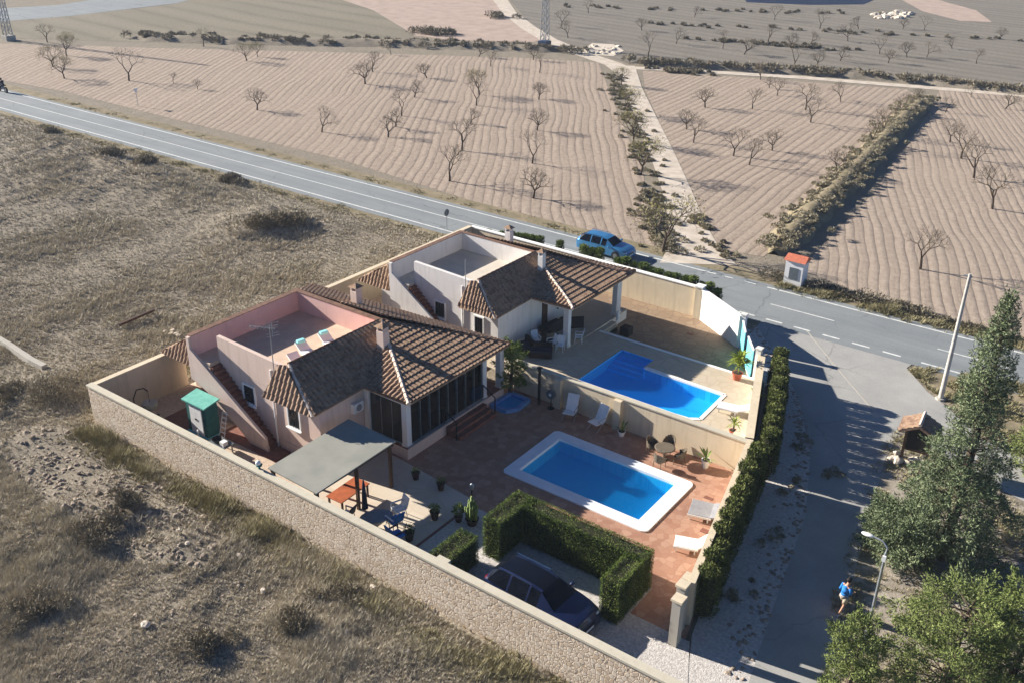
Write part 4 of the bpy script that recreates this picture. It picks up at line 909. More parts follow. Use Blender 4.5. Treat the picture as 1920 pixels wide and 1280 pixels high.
Lg = [strip(3500, (-45, 22.4), (-12, 22.5), 1.1, 71, 0.45), strip(900, (-45.8, 24), (-45.8, 40), 0.8, 72, 0.4), strip(3000, (-110, 57.5), (-26, 57.6), 0.8, 73, 0.14, 0.06), strip(2000, (-120, 65.7), (-30, 65.7), 0.8, 74, 0.09, 0.07),
      strip(2600, (-23, 65.6), (5, 65.4), 0.9, 75, 0.4, 0.05)]
ISL = G2([(1700, 692), (1760, 690), (1920, 722), (2000, 760), (1960, 850), (1840, 815), (1775, 755), (1740, 728)])
g = np.random.default_rng(76)
def fill(poly, n, h, wd, seed, nb=8):
    P_ = np.array(poly); lo, hi = P_.min(0), P_.max(0); g = np.random.default_rng(seed); XY = lo+(hi-lo)*g.random((n, 2)); XY = XY[inpoly(XY, poly)]
    c = np.array([mnoise.noise(Vector((u*0.6, v*0.6, seed*1.0))) for u, v in XY]); kk = c > -0.12; XY = XY[kk]; c = c[kk]
    return blades(np.column_stack([XY, np.zeros(len(XY))]), h*(0.5+1.5*np.clip(c, 0, .6))*np.ones(len(XY)), wd*np.ones(len(XY)), seed, nb, 0.8)
Lg.append(fill(ISL, 5000, 0.3, 0.05, 77))
ISL2 = G2([(1640, 860), (1680, 802), (1700, 800), (1760, 862), (1850, 915), (2000, 990), (2100, 1200), (1900, 1400), (1540, 1290), (1560, 1130), (1595, 1000)])
Lg.append(fill(ISL2, 9000, 0.22, 0.035, 78))
V, Fq = merge(Lg); tag(mesh_np('green_weeds', V, Fq, 'greengrass'), 'greenish weeds along the walls, verges and junction corners', 'weeds', kind='stuff')
struct(MB().sheet(ISL, 0.014).build('junction_verge', 'verge')); struct(MB().sheet(ISL2, 0.016).build('tree_bed', 'bed'))
# bushy strips: bank between fields, beside the track, along the far bank
def bushes(lst, seed, leaf, mat, name, label, n_each=260, flat=0.75):
    g = np.random.default_rng(seed); Ps, Os = [], []
    for (x, y, z, r_) in lst:
        d = g.normal(size=(n_each, 3)); d[:, 2] = np.abs(d[:, 2]); d /= np.linalg.norm(d, axis=1)[:, None]
        Ps.append(np.array([x, y, z])+d*(0.45+0.6*g.random(n_each)**0.5)[:, None]*r_*np.array([1, 1, flat])); Os.append(d)
    V, Fq = leaves(np.vstack(Ps), leaf, seed, 0.5, 0.4, outward=np.vstack(Os)); return mesh_np(name, V, Fq, mat)
def linebush(pts, n, w, r0_, r1_, seed):
    g = np.random.default_rng(seed); out = []
    for i in range(n):
        x, y = along(pts, min(0.9999, g.random())); r_ = r0_+(r1_-r0_)*g.random(); out.append((x+g.normal()*w, y+g.normal()*w*0.4, hgt(x, y), r_))
    return out
bank = G2([(1733, 190), (1690, 228), (1640, 282), (1580, 345), (1520, 402), (1450, 478)])
# earth bank: a long ridge under the scrub
def ridge(pts, w, h, name, mat, seg=60):
    m_ = MB(); n = seg
    for i in range(n+1):
        x, y = along(pts, min(0.99999, i/n)); x2, y2 = along(pts, min(0.99999, (i+0.5)/n)); x1, y1 = along(pts, max(0, (i-0.5)/n)); d = np.array([x2-x1, y2-y1]); d /= np.linalg.norm(d)+1e-9; nn = np.array([-d[1], d[0]])
        j = 1+0.25*mnoise.noise(Vector((x*0.5, y*0.5, 0)))
        e_ = min(1.0, min(i, n-i)/4.0); j = j*(0.3+0.7*e_)
        for q, hz in ((-1, 0), (-0.6, 0.55), (-0.1, 1), (0.35, 0.9), (0.8, 0.2), (1, 0)): m_.v.append((x+nn[0]*q*w*j, y+nn[1]*q*w*j, hz*h*j-0.02))
    for i in range(n):
        for k_ in range(5): a = i*6+k_; m_.f.append((a, a+1, a+7, a+6))
    return struct(m_.build(name, mat, smooth=True))
ridge(bank, 1.7, 0.95, 'bank', 'verge')
lb = [(x, y, 0.62, r_) for x, y, z, r_ in linebush(bank, 620, 0.85, 0.12, 0.36, 81)]
tag(bushes(lb, 82, 0.20, 'scrub', 'scrub', '', 110), 'grey green scrub covering the bank between the two right fields', 'scrub', kind='stuff')
trk = G2([(1150, 140), (1178, 215), (1205, 300), (1222, 370), (1235, 440), (1245, 478)])
lb = linebush(trk, 230, 1.0, 0.10, 0.32, 83)+linebush(G2([(1222, 395), (1240, 470)]), 26, 1.3, 0.3, 0.8, 88)+linebush(G2([(1300, 395), (1330, 440), (1362, 488)]), 30, 0.5, 0.12, 0.3, 84)
tag(bushes(lb, 85, 0.2, 'scrub', 'scrub', '', 150), 'straggling scrub on both sides of the dirt track', 'scrub', kind='stuff')
fb = G2([(250, 72), (500, 80), (760, 84), (1060, 96)])
ridge(fb, 3.0, 0.8, 'bank', 'ground', 80)
lb = [(x, y, 0.3, r_) for x, y, z, r_ in linebush(fb, 120, 2.2, 0.3, 0.9, 86)]+linebush(G2([(775, 62), (860, 66)]), 16, 1.6, 0.8, 1.6, 89)+linebush(G2([(905, 30), (945, 34)]), 8, 2.2, 0.8, 1.6, 90)
tag(bushes(lb, 87, 0.42, 'darkscrub', 'scrub', '', 130), 'dark scrub along the bank at the far edge of the large field', 'scrub', kind='stuff')
fb2 = G2([(1190, 121), (1350, 129), (1560, 141), (1750, 157), (1920, 176), (2100, 195)])
ridge(fb2, 1.6, 0.8, 'bank', 'ground', 80)
lb = [(x, y, 0.4, r_) for x, y, z, r_ in linebush(fb2, 200, 1.3, 0.3, 0.75, 91)]
for a in ([(1050, 12), (1500, 26), (1640, 24)], [(1200, 45), (1450, 55), (1700, 66), (1900, 75)], [(1300, 75), (1600, 95)], [(1240, 132), (1300, 134)]):
    lb += linebush(G2(a), 40, 1.8, 0.15, 0.4, 92+len(lb))
tag(bushes(lb, 93, 0.4, 'darkscrub', 'scrub', '', 110), 'low dark scrub along the ledges of the grey distant field', 'scrub', kind='stuff')
rv = [(-24+i*0.62, 66.3+0.3*math.sin(i), 0, 0.55+0.35*random.random()) for i in range(3)]+[(x, 66.4+random.uniform(-.3, .3), 0, random.uniform(.4, .95)) for x in np.arange(-20.6, -12.5, 0.4)]+[(x, 66.2, 0, random.uniform(.25, .5)) for x in np.arange(-12, 4, 0.7)]
tag(bushes(rv, 94, 0.2, 'darkscrub', 'scrub', '', 260), 'dark brush beside the road behind the whitewashed shrine', 'scrub', kind='stuff')
vr = [(-11.0, 43.2), (-12.2, 41.0), (-13.4, 45.2), (-11.3, 36.5), (-10.9, 32.4)]
lb = [(x+random.uniform(-.4, .4), y+random.uniform(-.9, .9), 0, random.uniform(.08, .3)) for x, y in vr for _ in range(7)]
tag(bushes(lb, 96, 0.12, 'scrub', 'weeds', '', 90), 'weeds growing on the rough verge between cypress hedge and street', 'weeds', kind='stuff')
# separate bushes on the waste ground
bl = [(485, 438, 2.1, 'dark round bush on the waste ground left of the villas'), (95, 745, 1.9, 'dark bush beside the west end of the stone wall'), (20, 740, 1.3, 'dark low bush at the left edge beside the path'), (640, 1120, 0.8, 'grey brown bush near the bottom centre below the stone wall'),
      (540, 430, 1.3, 'straggly bush just right of the dark round bush'), (215, 302, 1.4, 'dark bush below the road at upper left'), (95, 250, .9, 'brown bush nearer the road at upper left'), (275, 318, 1.3, 'flat dark bush on the mound at upper left'), (430, 340, 1.2, 'low bush on the waste ground below the road'),
      (180, 1010, 1.0, 'dark bush left of the pale rubble heap'), (245, 960, 0.9, 'dark bush on the rubble heap'), (400, 1200, 1.0, 'dark bush near the bottom edge'), (60, 1150, 1.2, 'dark bush at the lower left corner'), (560, 1180, .9, 'dark bush in the scrub below the stone wall middle')]
for x, y, r_, lab in bl:
    p = G(x, y); z = hgt(p[0], p[1]); t = thing('bush', lab, 'bush', (p[0], p[1], z)); g = np.random.default_rng(int(x)); L = [(p[0]+g.normal()*r_*0.45, p[1]+g.normal()*r_*0.45, z+0.05, r_*0.5*(0.6+0.6*g.random())) for _ in range(9)]
    Ps, Os = [], []
    for (a, b_, c, q) in L:
        d = g.normal(size=(330, 3)); d[:, 2] = np.abs(d[:, 2]); d /= np.linalg.norm(d, axis=1)[:, None]; Ps.append(np.array([a, b_, c])+d*(0.3+0.75*g.random(330)**0.5)[:, None]*q*np.array([1, 1, .8])); Os.append(d)
    V, Fq = leaves(np.vstack(Ps), 0.15 if y > 600 else 0.24, int(x), 0.4, 0.4, outward=np.vstack(Os)); mesh_np('foliage', V, Fq, 'darkscrub', t)
    st = MB()
    for (a, b_, c, q) in L: st.tube((p[0], p[1], z-0.05), (a, b_, c+q*0.5), 0.03, 0.01, 4)
    st.build('stems', 'twig', t)
def rock_mesh(m_, x, y, z, r_, g, flat=0.55):
    n0 = len(m_.v); m_.ell((0, 0, 0), (1, 1, 1), 7, 5); o_ = g.uniform(0, 99); sx, sy, sz = g.uniform(.8, 1.3), g.uniform(.7, 1.1), flat*g.uniform(.7, 1.2); a = g.uniform(0, 6.28)
    for i in range(n0, len(m_.v)):
        v = Vector(m_.v[i]); v *= 1+0.45*mnoise.noise(v*1.4+Vector((o_, 0, 0))); v = Vector((v.x*sx, v.y*sy, v.z*sz))*r_; v.rotate(Matrix.Rotation(a, 3, 'Z')); m_.v[i] = (v.x+x, v.y+y, v.z+z)
gR = random.Random(3); rm = MB(); rm2 = MB()
P, dist = sample_px(3800, 0, 700, 700, 1290, 95); P = P[(P[:, 1] < 22.8) | (P[:, 0] < -46)]
inr = inpoly(P[:, :2], RUB); 
for i, p in enumerate(P):
    if inr[i] or gR.random() < 0.10: rock_mesh(rm, p[0], p[1], hgt(p[0], p[1])+0.01, gR.uniform(0.03, 0.15)*(1 if inr[i] else 0.8), gR)
kpp = [tuple(q) for q in kp]
for i in range(420):
    x, y = along(kpp, gR.random()*0.999); rock_mesh(rm2, x-abs(gR.gauss(0.1, .5)), y+gR.gauss(0, .1), 0.01, gR.uniform(.03, .13), gR)
tag(rm2.build('rubble', 'rock'), 'small stones scattered along the rough edge of the shaded street', 'rubble', kind='stuff')
tag(rm.build('rubble', 'rock'), 'loose pale stones strewn over the rubble heap and the scrub', 'rubble', kind='stuff')
for x, y, r_, lab in [(275, 1181, .28, 'round pale stone lying in the scrub near the bottom left'), (495, 1112, .26, 'long pale stone standing in the scrub below the stone wall'), (650, 1194, .24, 'pale stone in the scrub at the bottom centre'), (240, 942, .3, 'blocky pale stone on top of the rubble heap'), (282, 973, .26, 'pale stone just below the top of the rubble heap'),
                      (338, 1012, .22, 'pale upright stone at the lower end of the rubble heap'), (355, 1038, .2, 'small pale stone at the foot of the rubble heap'), (450, 1052, .22, 'pale stone between rubble heap and stone wall'), (425, 925, .4, 'large flat stone beside the stone wall'), (765, 1225, .25, 'pale stone near the bottom edge below the wall'), (700, 1105, .35, 'grey boulder under the weeds near the wall')]:
    p = G(x, y); m_ = MB(); rock_mesh(m_, p[0], p[1], hgt(p[0], p[1])+0.08, r_*0.62, gR, 0.6); tag(m_.build('stone', 'palerock'), lab, 'stone', 'pale stones on the waste ground')
# spoil heap far right and concrete kerb of the old path at left
m_ = MB()
for i in range(60): p = G(gR.uniform(1640, 1710), gR.uniform(24, 36)); rock_mesh(m_, p[0], p[1], 0, gR.uniform(.4, 1.0), gR)
for i in range(40): p = G(gR.uniform(1095, 1160), gR.uniform(86, 102)); rock_mesh(m_, p[0], p[1], 0, gR.uniform(.2, .6), gR)
tag(m_.build('rubble', 'palerock'), 'pale spoil heaps in the grey distant field and by the track', 'rubble', kind='stuff')
pa = G2([(-20, 632), (20, 655), (60, 682), (85, 695)])
m_ = MB()
for a, b_ in zip(pa[:-1], pa[1:]): m_.seg(a, b_, 0.35, -0.1, 0.4)
tag(m_.build('old_kerb', 'greyconc'), 'old concrete kerb running through the scrub at the left edge', 'kerb')
m_ = MB(); p = G2([(225, 618), (290, 590)]); m_.seg(p[0], p[1], 0.16, 0.25, 0.42); tag(m_.build('plank', 'wooddark'), 'old plank lying in the dry grass left of the pink villa', 'plank')

# ------------------------------------------------------------------ pergola and its terrace
t = thing('pergola', 'grey green flat roofed pergola over the dining corner beside the stone wall', 'pergola', (-29.6, 26.5, 0))
px_, py_ = (-31.3, -28.0), (23.95, 29.2)
MB().add([(-31.2, 23.95, 2.5), (-28.0, 23.95, 2.42), (-28.0, 29.2, 2.55), (-31.2, 29.2, 2.63), (-31.2, 23.95, 2.56), (-28.0, 23.95, 2.48), (-28.0, 29.2, 2.61), (-31.2, 29.2, 2.69)],
         [(0, 3, 2, 1), (4, 5, 6, 7), (0, 1, 5, 4), (1, 2, 6, 5), (2, 3, 7, 6), (3, 0, 4, 7)]).build('roof_sheet', 'sheet', t)
for x, y in ((-28.15, 28.9), (-28.15, 26.6), (-28.15, 24.1), (-31.05, 24.1), (-31.05, 26.6)): MB().box(x-0.07, x+0.07, y-0.07, y+0.07, 0.02, 2.46).build('post', 'wooddark', t)
MB().box(-28.22, -28.1, 23.98, 29.15, 2.32, 2.42).build('beam', 'wooddark', t); MB().box(-31.1, -30.98, 23.98, 29.15, 2.38, 2.48).build('beam', 'wooddark', t)
def furn(nm, lab, cat, x, y, z=0.0, rz=0.0, grp=None): return local(nm, lab, cat, grp), (x, y, z, rz)
t = local('dining_table', 'orange wooden dining table under the open side of the pergola', 'table')
MB().box(-0.5, 0.5, -1.0, 1.0, 0.71, 0.76).build('tabletop', 'woodorange', t, bevel=0.01)
for sx in (-1, 1):
    for sy in (-1, 1): MB().box(sx*0.42-0.04, sx*0.42+0.04, sy*0.88-0.04, sy*0.88+0.04, 0, 0.71).build('leg', 'wooddark', t)
place(t, -28.9, 26.7, 0.02, R(2))
def chair(nm, lab, grp, mat, frame='metal', w=0.5, arms=True):
    t = local(nm, lab, 'chair', grp); h = w/2
    MB().box(-h, h, -h, h, 0.42, 0.47).build('seat', mat, t, bevel=0.015)
    MB().add([(-h, h-0.03, 0.47), (h, h-0.03, 0.47), (h, h+0.12, 0.95), (-h, h+0.12, 0.95), (-h, h+0.03, 0.47), (h, h+0.03, 0.47), (h, h+0.17, 0.95), (-h, h+0.17, 0.95)],
             [(0, 1, 2, 3), (7, 6, 5, 4), (3, 2, 6, 7), (0, 3, 7, 4), (1, 5, 6, 2)]).build('backrest', mat, t)
    for sx in (-1, 1):
        for sy in (-1, 1): MB().tube((sx*(h-0.03), sy*(h-0.03), 0.42), (sx*(h+0.02), sy*(h+0.03), 0), 0.02).build('leg', frame, t)
        if arms: MB().box(sx*h-0.03, sx*h+0.03, -h, h+0.05, 0.64, 0.68).box(sx*h-0.02, sx*h+0.02, -h, -h+0.04, 0.47, 0.64).build('armrest', frame, t)
    return t
t = chair('garden_chair', 'white chair with blue cushion beside the grey oval table', None, 'bluecloth', 'plasticwhite'); place(t, -25.75, 26.5, 0.02, R(-100), 1.15)
t = chair('garden_chair', 'dark framed chair with bright blue seat cover on the white terrace', None, 'bluecloth', 'darkcloth'); place(t, -24.9, 25.75, 0.02, R(170), 1.2)
t = chair('garden_chair', 'white chair at the far end of the grey oval table', None, 'plasticwhite', 'plasticwhite'); place(t, -26.2, 27.3, 0.02, R(-20), 1.1)
t = chair('garden_chair', 'dark chair between the closed parasol and the stone wall', None, 'darkcloth', 'darkcloth'); place(t, -27.3, 24.8, 0.02, R(150), 1.1)
t = chair('garden_chair', 'navy chair beside the orange table nearest the stone wall', None, 'darkcloth', 'darkcloth'); place(t, -27.9, 25.6, 0.02, R(-80), 1.0)
t = local('patio_table', 'grey oval table standing on the white terrace by the parasol', 'table')
MB().lathe([(0.5, 0.7), (0.52, 0.72), (0.5, 0.74)], n=20).xf(lambda p: (p[0]*1.5, p[1], p[2])).build('tabletop', 'greycloth', t)
for sx in (-0.5, 0.5):
    for sy in (-0.25, 0.25): MB().tube((sx, sy, 0.7), (sx*1.1, sy*1.2, 0), 0.025).build('leg', 'metal', t)
place(t, -26.4, 26.0, 0.02, R(55))
t = thing('parasol', 'closed navy parasol on a pole beside the grey oval table', 'parasol', (-27.0, 25.9, 0.02))
MB().tube((-27, 25.9, 0.02), (-27, 25.9, 2.6), 0.025).build('pole', 'metal', t)
MB().lathe([(0.16, 1.0), (0.13, 1.3), (0.11, 1.8), (0.07, 2.3), (0.02, 2.62)], (-27, 25.9, 0), 9).build('canopy', 'darkcloth', t)
MB().lathe([(0.3, 0.0), (0.3, 0.06), (0.06, 0.1), (0.05, 0.3)], (-27, 25.9, 0.02)).build('base', 'greyconc', t)
# outdoor kitchen things under the pergola by the wall
t = thing('side_counter', 'low dark counter with glass top under the pergola along the stone wall', 'counter', (-29.5, 24.3, 0.02))
MB().box(-30.6, -28.6, 23.95, 24.5, 0.1, 0.85).build('cabinet', 'darkcloth', t); MB().box(-30.65, -28.55, 23.92, 24.55, 0.85, 0.9).build('worktop', 'greycloth', t)
for i in range(3): MB().box(-30.5+i*0.65, -29.95+i*0.65, 24.5, 24.53, 0.18, 0.8).build('door', 'wooddark', t)
t = thing('wall_lamp', 'green and white round lamp on the cap of the stone wall at the pergola corner', 'lamp', (-31.5, 23.7, 2.52))
MB().lathe([(0.06, 0), (0.04, 0.12), (0.14, 0.16), (0.16, 0.22), (0.1, 0.26)], (-31.5, 23.7, 2.52)).build('bracket', 'teal', t); MB().ell((-31.5, 23.66, 2.86), (0.13, 0.13, 0.12)).build('globe', 'plasticwhite', t, smooth=True)
t = thing('rock_pile', 'heap of white decorative stones on the terrace side of the stone wall', 'stones', (-26.2, 24.1, 0)); 
for i in range(14):
    m_ = MB(); rock_mesh(m_, -27.6+i*0.2+gR.uniform(-.05, .05), 24.05+gR.uniform(-.1, .15), 0.15+gR.uniform(0, .2), gR.uniform(.14, .24), gR, 0.8); m_.build('stone', 'palerock', t)
def pot(nm, lab, x, y, r_, h, mat, plant, pm, grp=None, n=160, z=0.02, leaf=0.3, seed=1, ph=0.5):
    t = thing(nm, lab, 'potted plant', (x, y, z), group=grp)
    MB().lathe([(r_*0.7, 0), (r_, h*0.9), (r_*1.12, h*0.92), (r_*1.12, h), (r_*0.9, h)], (x, y, z)).build('pot', mat, t)
    MB().lathe([(r_*0.88, h-0.02), (r_*0.88, h+0.01)], (x, y, z)).build('soil', 'soil', t)
    g = np.random.default_rng(seed)
    if plant == 'agave':
        P_ = np.tile([x, y, z+h], (n, 1)); a = g.random(n)*2*math.pi; e = 0.15+1.1*g.random(n); o_ = np.stack([np.cos(a)*np.cos(e), np.sin(a)*np.cos(e), np.sin(e)], 1); L = leaf*(0.6+0.5*g.random(n))
        mid = P_+o_*(L*0.6)[:, None]; tip = P_+o_*L[:, None]; tip[:, 2] -= 0.12*L; s_ = np.stack([-np.sin(a), np.cos(a), 0*a], 1)*(L*0.07)[:, None]
        V = np.stack([P_-s_*0.5, mid-s_, tip, mid+s_, ], 1).reshape(-1, 3); mesh_np('leaves', V, np.arange(4*n).reshape(-1, 4), pm, t)
    elif plant == 'cactus':
        for i in range(n):
            a = i*2.4; q = r_*0.75*math.sqrt(i/n)*1.1; hh_ = leaf*(1-0.55*i/n)*(0.8+0.4*g.random()); cx, cy = x+q*math.cos(a), y+q*math.sin(a); tx, ty = cx+0.35*q*math.cos(a), cy+0.35*q*math.sin(a)
            m_ = MB().tube((cx, cy, z+h-.05), (tx, ty, z+h+hh_*.9), .07, .065, 8); m_.ell((tx, ty, z+h+hh_*.9), (.065, .065, .08), 8, 6); m_.build('stem', pm, t, smooth=True)
    elif plant == 'palm':
        MB().tube((x, y, z+h), (x+0.03, y, z+h+ph*0.55), 0.05, 0.04).build('stem', 'bark', t)
        V = []
        for i in range(n):
            a = g.random()*6.28; e = 0.1+1.2*g.random(); L = leaf*(0.6+0.5*g.random()); p0 = np.array([x+0.03, y, z+h+ph*(0.25+0.4*g.random())]); o_ = np.array([math.cos(a)*math.cos(e), math.sin(a)*math.cos(e), math.sin(e)]); s_ = np.array([-math.sin(a), math.cos(a), 0])*L*0.05
            m1 = p0+o_*L*0.55+[0, 0, 0.05]; tp = p0+o_*L; tp[2] -= 0.25*L; V += [p0-s_*0.4, m1-s_, tp, m1+s_]
        V = np.array(V); mesh_np('leaves', V, np.arange(len(V)).reshape(-1, 4), pm, t)
    else:
        d = g.normal(size=(n, 3)); d[:, 2] = np.abs(d[:, 2])*1.1; d /= np.linalg.norm(d, axis=1)[:, None]; P_ = np.array([x, y, z+h+ph*0.25])+d*(g.random(n)**0.5)[:, None]*np.array([r_*1.2, r_*1.2, ph])
        V, Fq = leaves(P_, leaf*0.4, seed, 0.5, 0.4, outward=d); mesh_np('leaves', V, Fq, pm, t)
    return t
gp_ = 'dark pots round the edge of the white terrace'
pot('potted_plant', 'dark pot at the terrace edge nearest the glazed porch', -27.65, 30.15, .2, .4, 'potdark', 'bush', 'hedge', gp_, 90, leaf=.3, seed=1, ph=.25)
pot('potted_plant', 'dark pot at the corner where white terrace meets brown patio', -26.05, 30.2, .2, .42, 'potdark', 'bush', 'hedge', gp_, 90, leaf=.3, seed=2, ph=.25)
pot('potted_plant', 'dark pot with small bush beside the brown paving strip', -24.75, 28.2, .22, .45, 'potdark', 'bush', 'hedge', gp_, 160, leaf=.3, seed=3, ph=.35)
pot('potted_plant', 'dark pot behind the blue covered chair near the stone wall', -24.65, 26.3, .22, .45, 'potdark', 'bush', 'hedge', gp_, 120, leaf=.3, seed=4, ph=.3)
pot('potted_cactus', 'tall pale green cactus clump by the corner of the white terrace', -23.1, 28.95, .3, .35, 'potdark', 'cactus', 'cactusgreen', None, 15, leaf=1.15, seed=5)
pot('potted_plant', 'small dark shrub left of the tall cactus clump', -23.75, 28.75, .2, .3, 'potdark', 'bush', 'hedge', None, 240, leaf=.35, seed=6, ph=.6)
t = thing('garden_lantern', 'thin dark lantern post at the edge of the brown patio near the cactus', 'lantern', (-24.1, 30.2, 0.02))
MB().tube((-24.1, 30.2, 0.02), (-24.1, 30.2, 0.9), 0.03).build('post', 'black', t); MB().lathe([(0.1, 0.88), (0.13, 1.1), (0.03, 1.2)], (-24.1, 30.2, 0.02), 8).build('lamp_head', 'metal', t)
# plants and seats along the dividing wall
pot('potted_plant', 'thin plant in a white pot beside the second wall pilaster', -21.5, 40.0, .2, .3, 'coverwhite', 'agave', 'agave', None, 12, leaf=.75, seed=7)
pot('potted_plant', 'spindly plant in a tall white pot at the right end of the dividing wall', -16.5, 40.0, .22, .45, 'coverwhite', 'agave', 'agave', None, 12, leaf=.95, seed=8)
def slope_chair(lab, x, y, rz):
    t = local('lounge_chair', lab, 'chair', 'white lounge chairs by the dividing wall')
    MB().add([(-.3, -.45, .42), (.3, -.45, .42), (.3, .1, .36), (-.3, .1, .36), (-.3, -.45, .46), (.3, -.45, .46), (.3, .1, .40), (-.3, .1, .40)], [(0, 3, 2, 1), (4, 5, 6, 7), (0, 1, 5, 4), (1, 2, 6, 5), (2, 3, 7, 6), (3, 0, 4, 7)]).build('seat', 'plasticwhite', t)
    MB().add([(-.3, .1, .38), (.3, .1, .38), (.3, .5, 1.15), (-.3, .5, 1.15), (-.3, .14, .36), (.3, .14, .36), (.3, .55, 1.13), (-.3, .55, 1.13)], [(0, 1, 2, 3), (7, 6, 5, 4), (3, 2, 6, 7), (0, 3, 7, 4), (1, 5, 6, 2)]).build('backrest', 'plasticwhite', t)
    for sx in (-.3, .3):
        MB().path([(sx, -.45, 0), (sx, .35, .55)], .018).build('leg', 'metal', t); MB().path([(sx, .4, 0), (sx, -.35, .6), (sx, .3, .62)], .018).build('armrest', 'metal', t)
    place(t, x, y, 0.02, rz, 1.1)
slope_chair('white folding lounge chair nearer the porch, against the dividing wall', -24.75, 39.9, R(15))
slope_chair('white folding lounge chair further from the porch, against the dividing wall', -22.95, 39.9, R(-10))
t = thing('pedestal_fan', 'small round dark fan on a stand beside the dark post at the dividing wall', 'fan', (-26.2, 40.1, 0.02))
MB().tube((-26.2, 40.1, 0.02), (-26.2, 40.1, 0.75), 0.025).lathe([(0.2, 0), (0.2, 0.04), (0.03, 0.06)], (-26.2, 40.1, 0.02)).build('stand', 'black', t)
MB().tube((-26.2, 39.98, 0.95), (-26.2, 40.14, 0.95), 0.27, 0.27, 16).build('fan_cage', 'signback', t); MB().tube((-26.2, 39.94, 0.95), (-26.2, 39.98, 0.95), 0.09, 0.09, 10).build('hub', 'plasticwhite', t)
t = thing('lamp_post', 'tall dark post standing on the patio in front of the dividing wall', 'post', (-27.0, 40.05, 0.02))
MB().box(-27.06, -26.94, 39.99, 40.11, 0.02, 2.35).build('post', 'black', t); MB().box(-27.12, -26.88, 39.93, 40.17, 2.35, 2.42).build('cap', 'black', t)
t = thing('water_basin', 'shallow blue tiled basin set in the patio by the shaded corner', 'basin', (-28.4, 38.9, 0.02))
bz = [(-28.9, 38.1), (-27.95, 38.1), (-27.55, 38.7), (-27.6, 39.9), (-28.9, 39.95)]
m_ = MB()
for a, b_ in zip(bz, bz[1:]+bz[:1]): m_.seg(a, b_, 0.22, 0.02, 0.24)
m_.build('rim', simple('blue_rim', sr(110, 160, 210), sr(90, 140, 196), 3), t); MB().sheet(bz, 0.12).build('water', 'water1', t); MB().sheet(bz, 0.03).build('floor', 'basin1', t)
# weathered round table with chairs
t = local('patio_table', 'weathered round table by the dividing wall with four rattan chairs', 'table')
MB().lathe([(0.5, 0.7), (0.55, 0.72), (0.5, 0.75)], n=18).build('tabletop', 'rattan', t); MB().lathe([(0.25, 0), (0.07, 0.1), (0.06, 0.6), (0.2, 0.7)], n=10).build('pedestal', 'rattan', t); place(t, -18.55, 39.35, 0.02)
def tub(lab, x, y, rz, mat='rattan', grp='rattan chairs round the weathered table', s_=1.0):
    t = local('rattan_chair', lab, 'chair', grp); MB().lathe([(0.25, 0.36), (0.27, 0.4), (0.25, 0.44)], n=12).build('seat', mat, t)
    m_ = MB(); k = 10
    for i in range(k):
        a = R(-20+220*i/k); b_ = R(-20+220*(i+1)/k); q = [(0.27*math.cos(a), 0.27*math.sin(a)), (0.27*math.cos(b_), 0.27*math.sin(b_))]; top = 0.62+0.25*max(0, math.sin((a+b_)/2))
        m_.add([(q[0][0], q[0][1], .4), (q[1][0], q[1][1], .4), (q[1][0]*1.12, q[1][1]*1.12, top), (q[0][0]*1.12, q[0][1]*1.12, top), (q[0][0]*1.1, q[0][1]*1.1, .4), (q[1][0]*1.1, q[1][1]*1.1, .4), (q[1][0]*1.22, q[1][1]*1.22, top), (q[0][0]*1.22, q[0][1]*1.22, top)],
               [(0, 3, 2, 1), (4, 5, 6, 7), (3, 7, 6, 2), (0, 1, 5, 4)])
    m_.build('backrest', mat, t)
    for sx in (-.2, .2):
        for sy in (-.2, .2): MB().tube((sx, sy, .38), (sx*1.1, sy*1.1, 0), .02).build('leg', mat, t)
    place(t, x, y, 0.02, rz, 1.05*s_)
tub('rattan chair on the porch side of the weathered table', -19.35, 39.5, R(90)); tub('rattan chair between weathered table and dividing wall', -18.7, 40.1, R(0)); tub('rattan chair on the street side of the weathered table', -17.75, 39.5, R(-80)); tub('rattan chair on the pool side of the weathered table', -18.4, 38.55, R(175))
# loungers
def lounger(nm, lab, x, y, z, rz, mat, fmat='plasticwhite', pil=None, L=1.9, w=0.65, back=35, grp=None, s_=1.0):
    t = local(nm, lab, 'sun lounger', grp); h = w/2; b_ = R(back); k = L*0.62
    MB().box(0, k, -h, h, 0.28, 0.36).build('seat', mat, t, bevel=0.02)
    cx, sx = math.cos(b_)*L*0.38, math.sin(b_)*L*0.38
    MB().add([(0, -h, .28), (0, h, .28), (-cx, h, .28+sx), (-cx, -h, .28+sx), (0.03, -h, .36), (0.03, h, .36), (-cx+.04, h, .36+sx), (-cx+.04, -h, .36+sx)], [(0, 1, 2, 3), (7, 6, 5, 4), (0, 4, 5, 1), (2, 6, 7, 3), (1, 5, 6, 2), (0, 3, 7, 4)]).build('backrest', mat, t)
    for xx in (0.1, k-0.12):
        for sy in (-1, 1): MB().box(xx-.03, xx+.03, sy*(h-.06)-.03, sy*(h-.06)+.03, 0, .28).build('leg', fmat, t)
    MB().box(-0.05, k+0.03, -h-0.03, -h, .24, .33).box(-0.05, k+0.03, h, h+0.03, .24, .33).build('frame', fmat, t)
    if pil: MB().box(-cx+0.02, -cx+0.3, -h+.08, h-.08, .3+sx, .46+sx).build('pillow', pil, t, bevel=0.03)
    place(t, x, y, z, rz, s_)
lounger('sun_lounger', 'wide white double lounger with grey cushion by the patio street wall', -14.35, 36.3, 0.02, R(195), 'greycloth', 'plasticwhite', None, 1.7, 1.25, 18)
lounger('sun_lounger', 'white lounger with raised back nearest the gate by the patio wall', -13.75, 33.6, 0.02, R(200), 'plasticwhite', 'plasticwhite', None, 1.7, .8, 42)
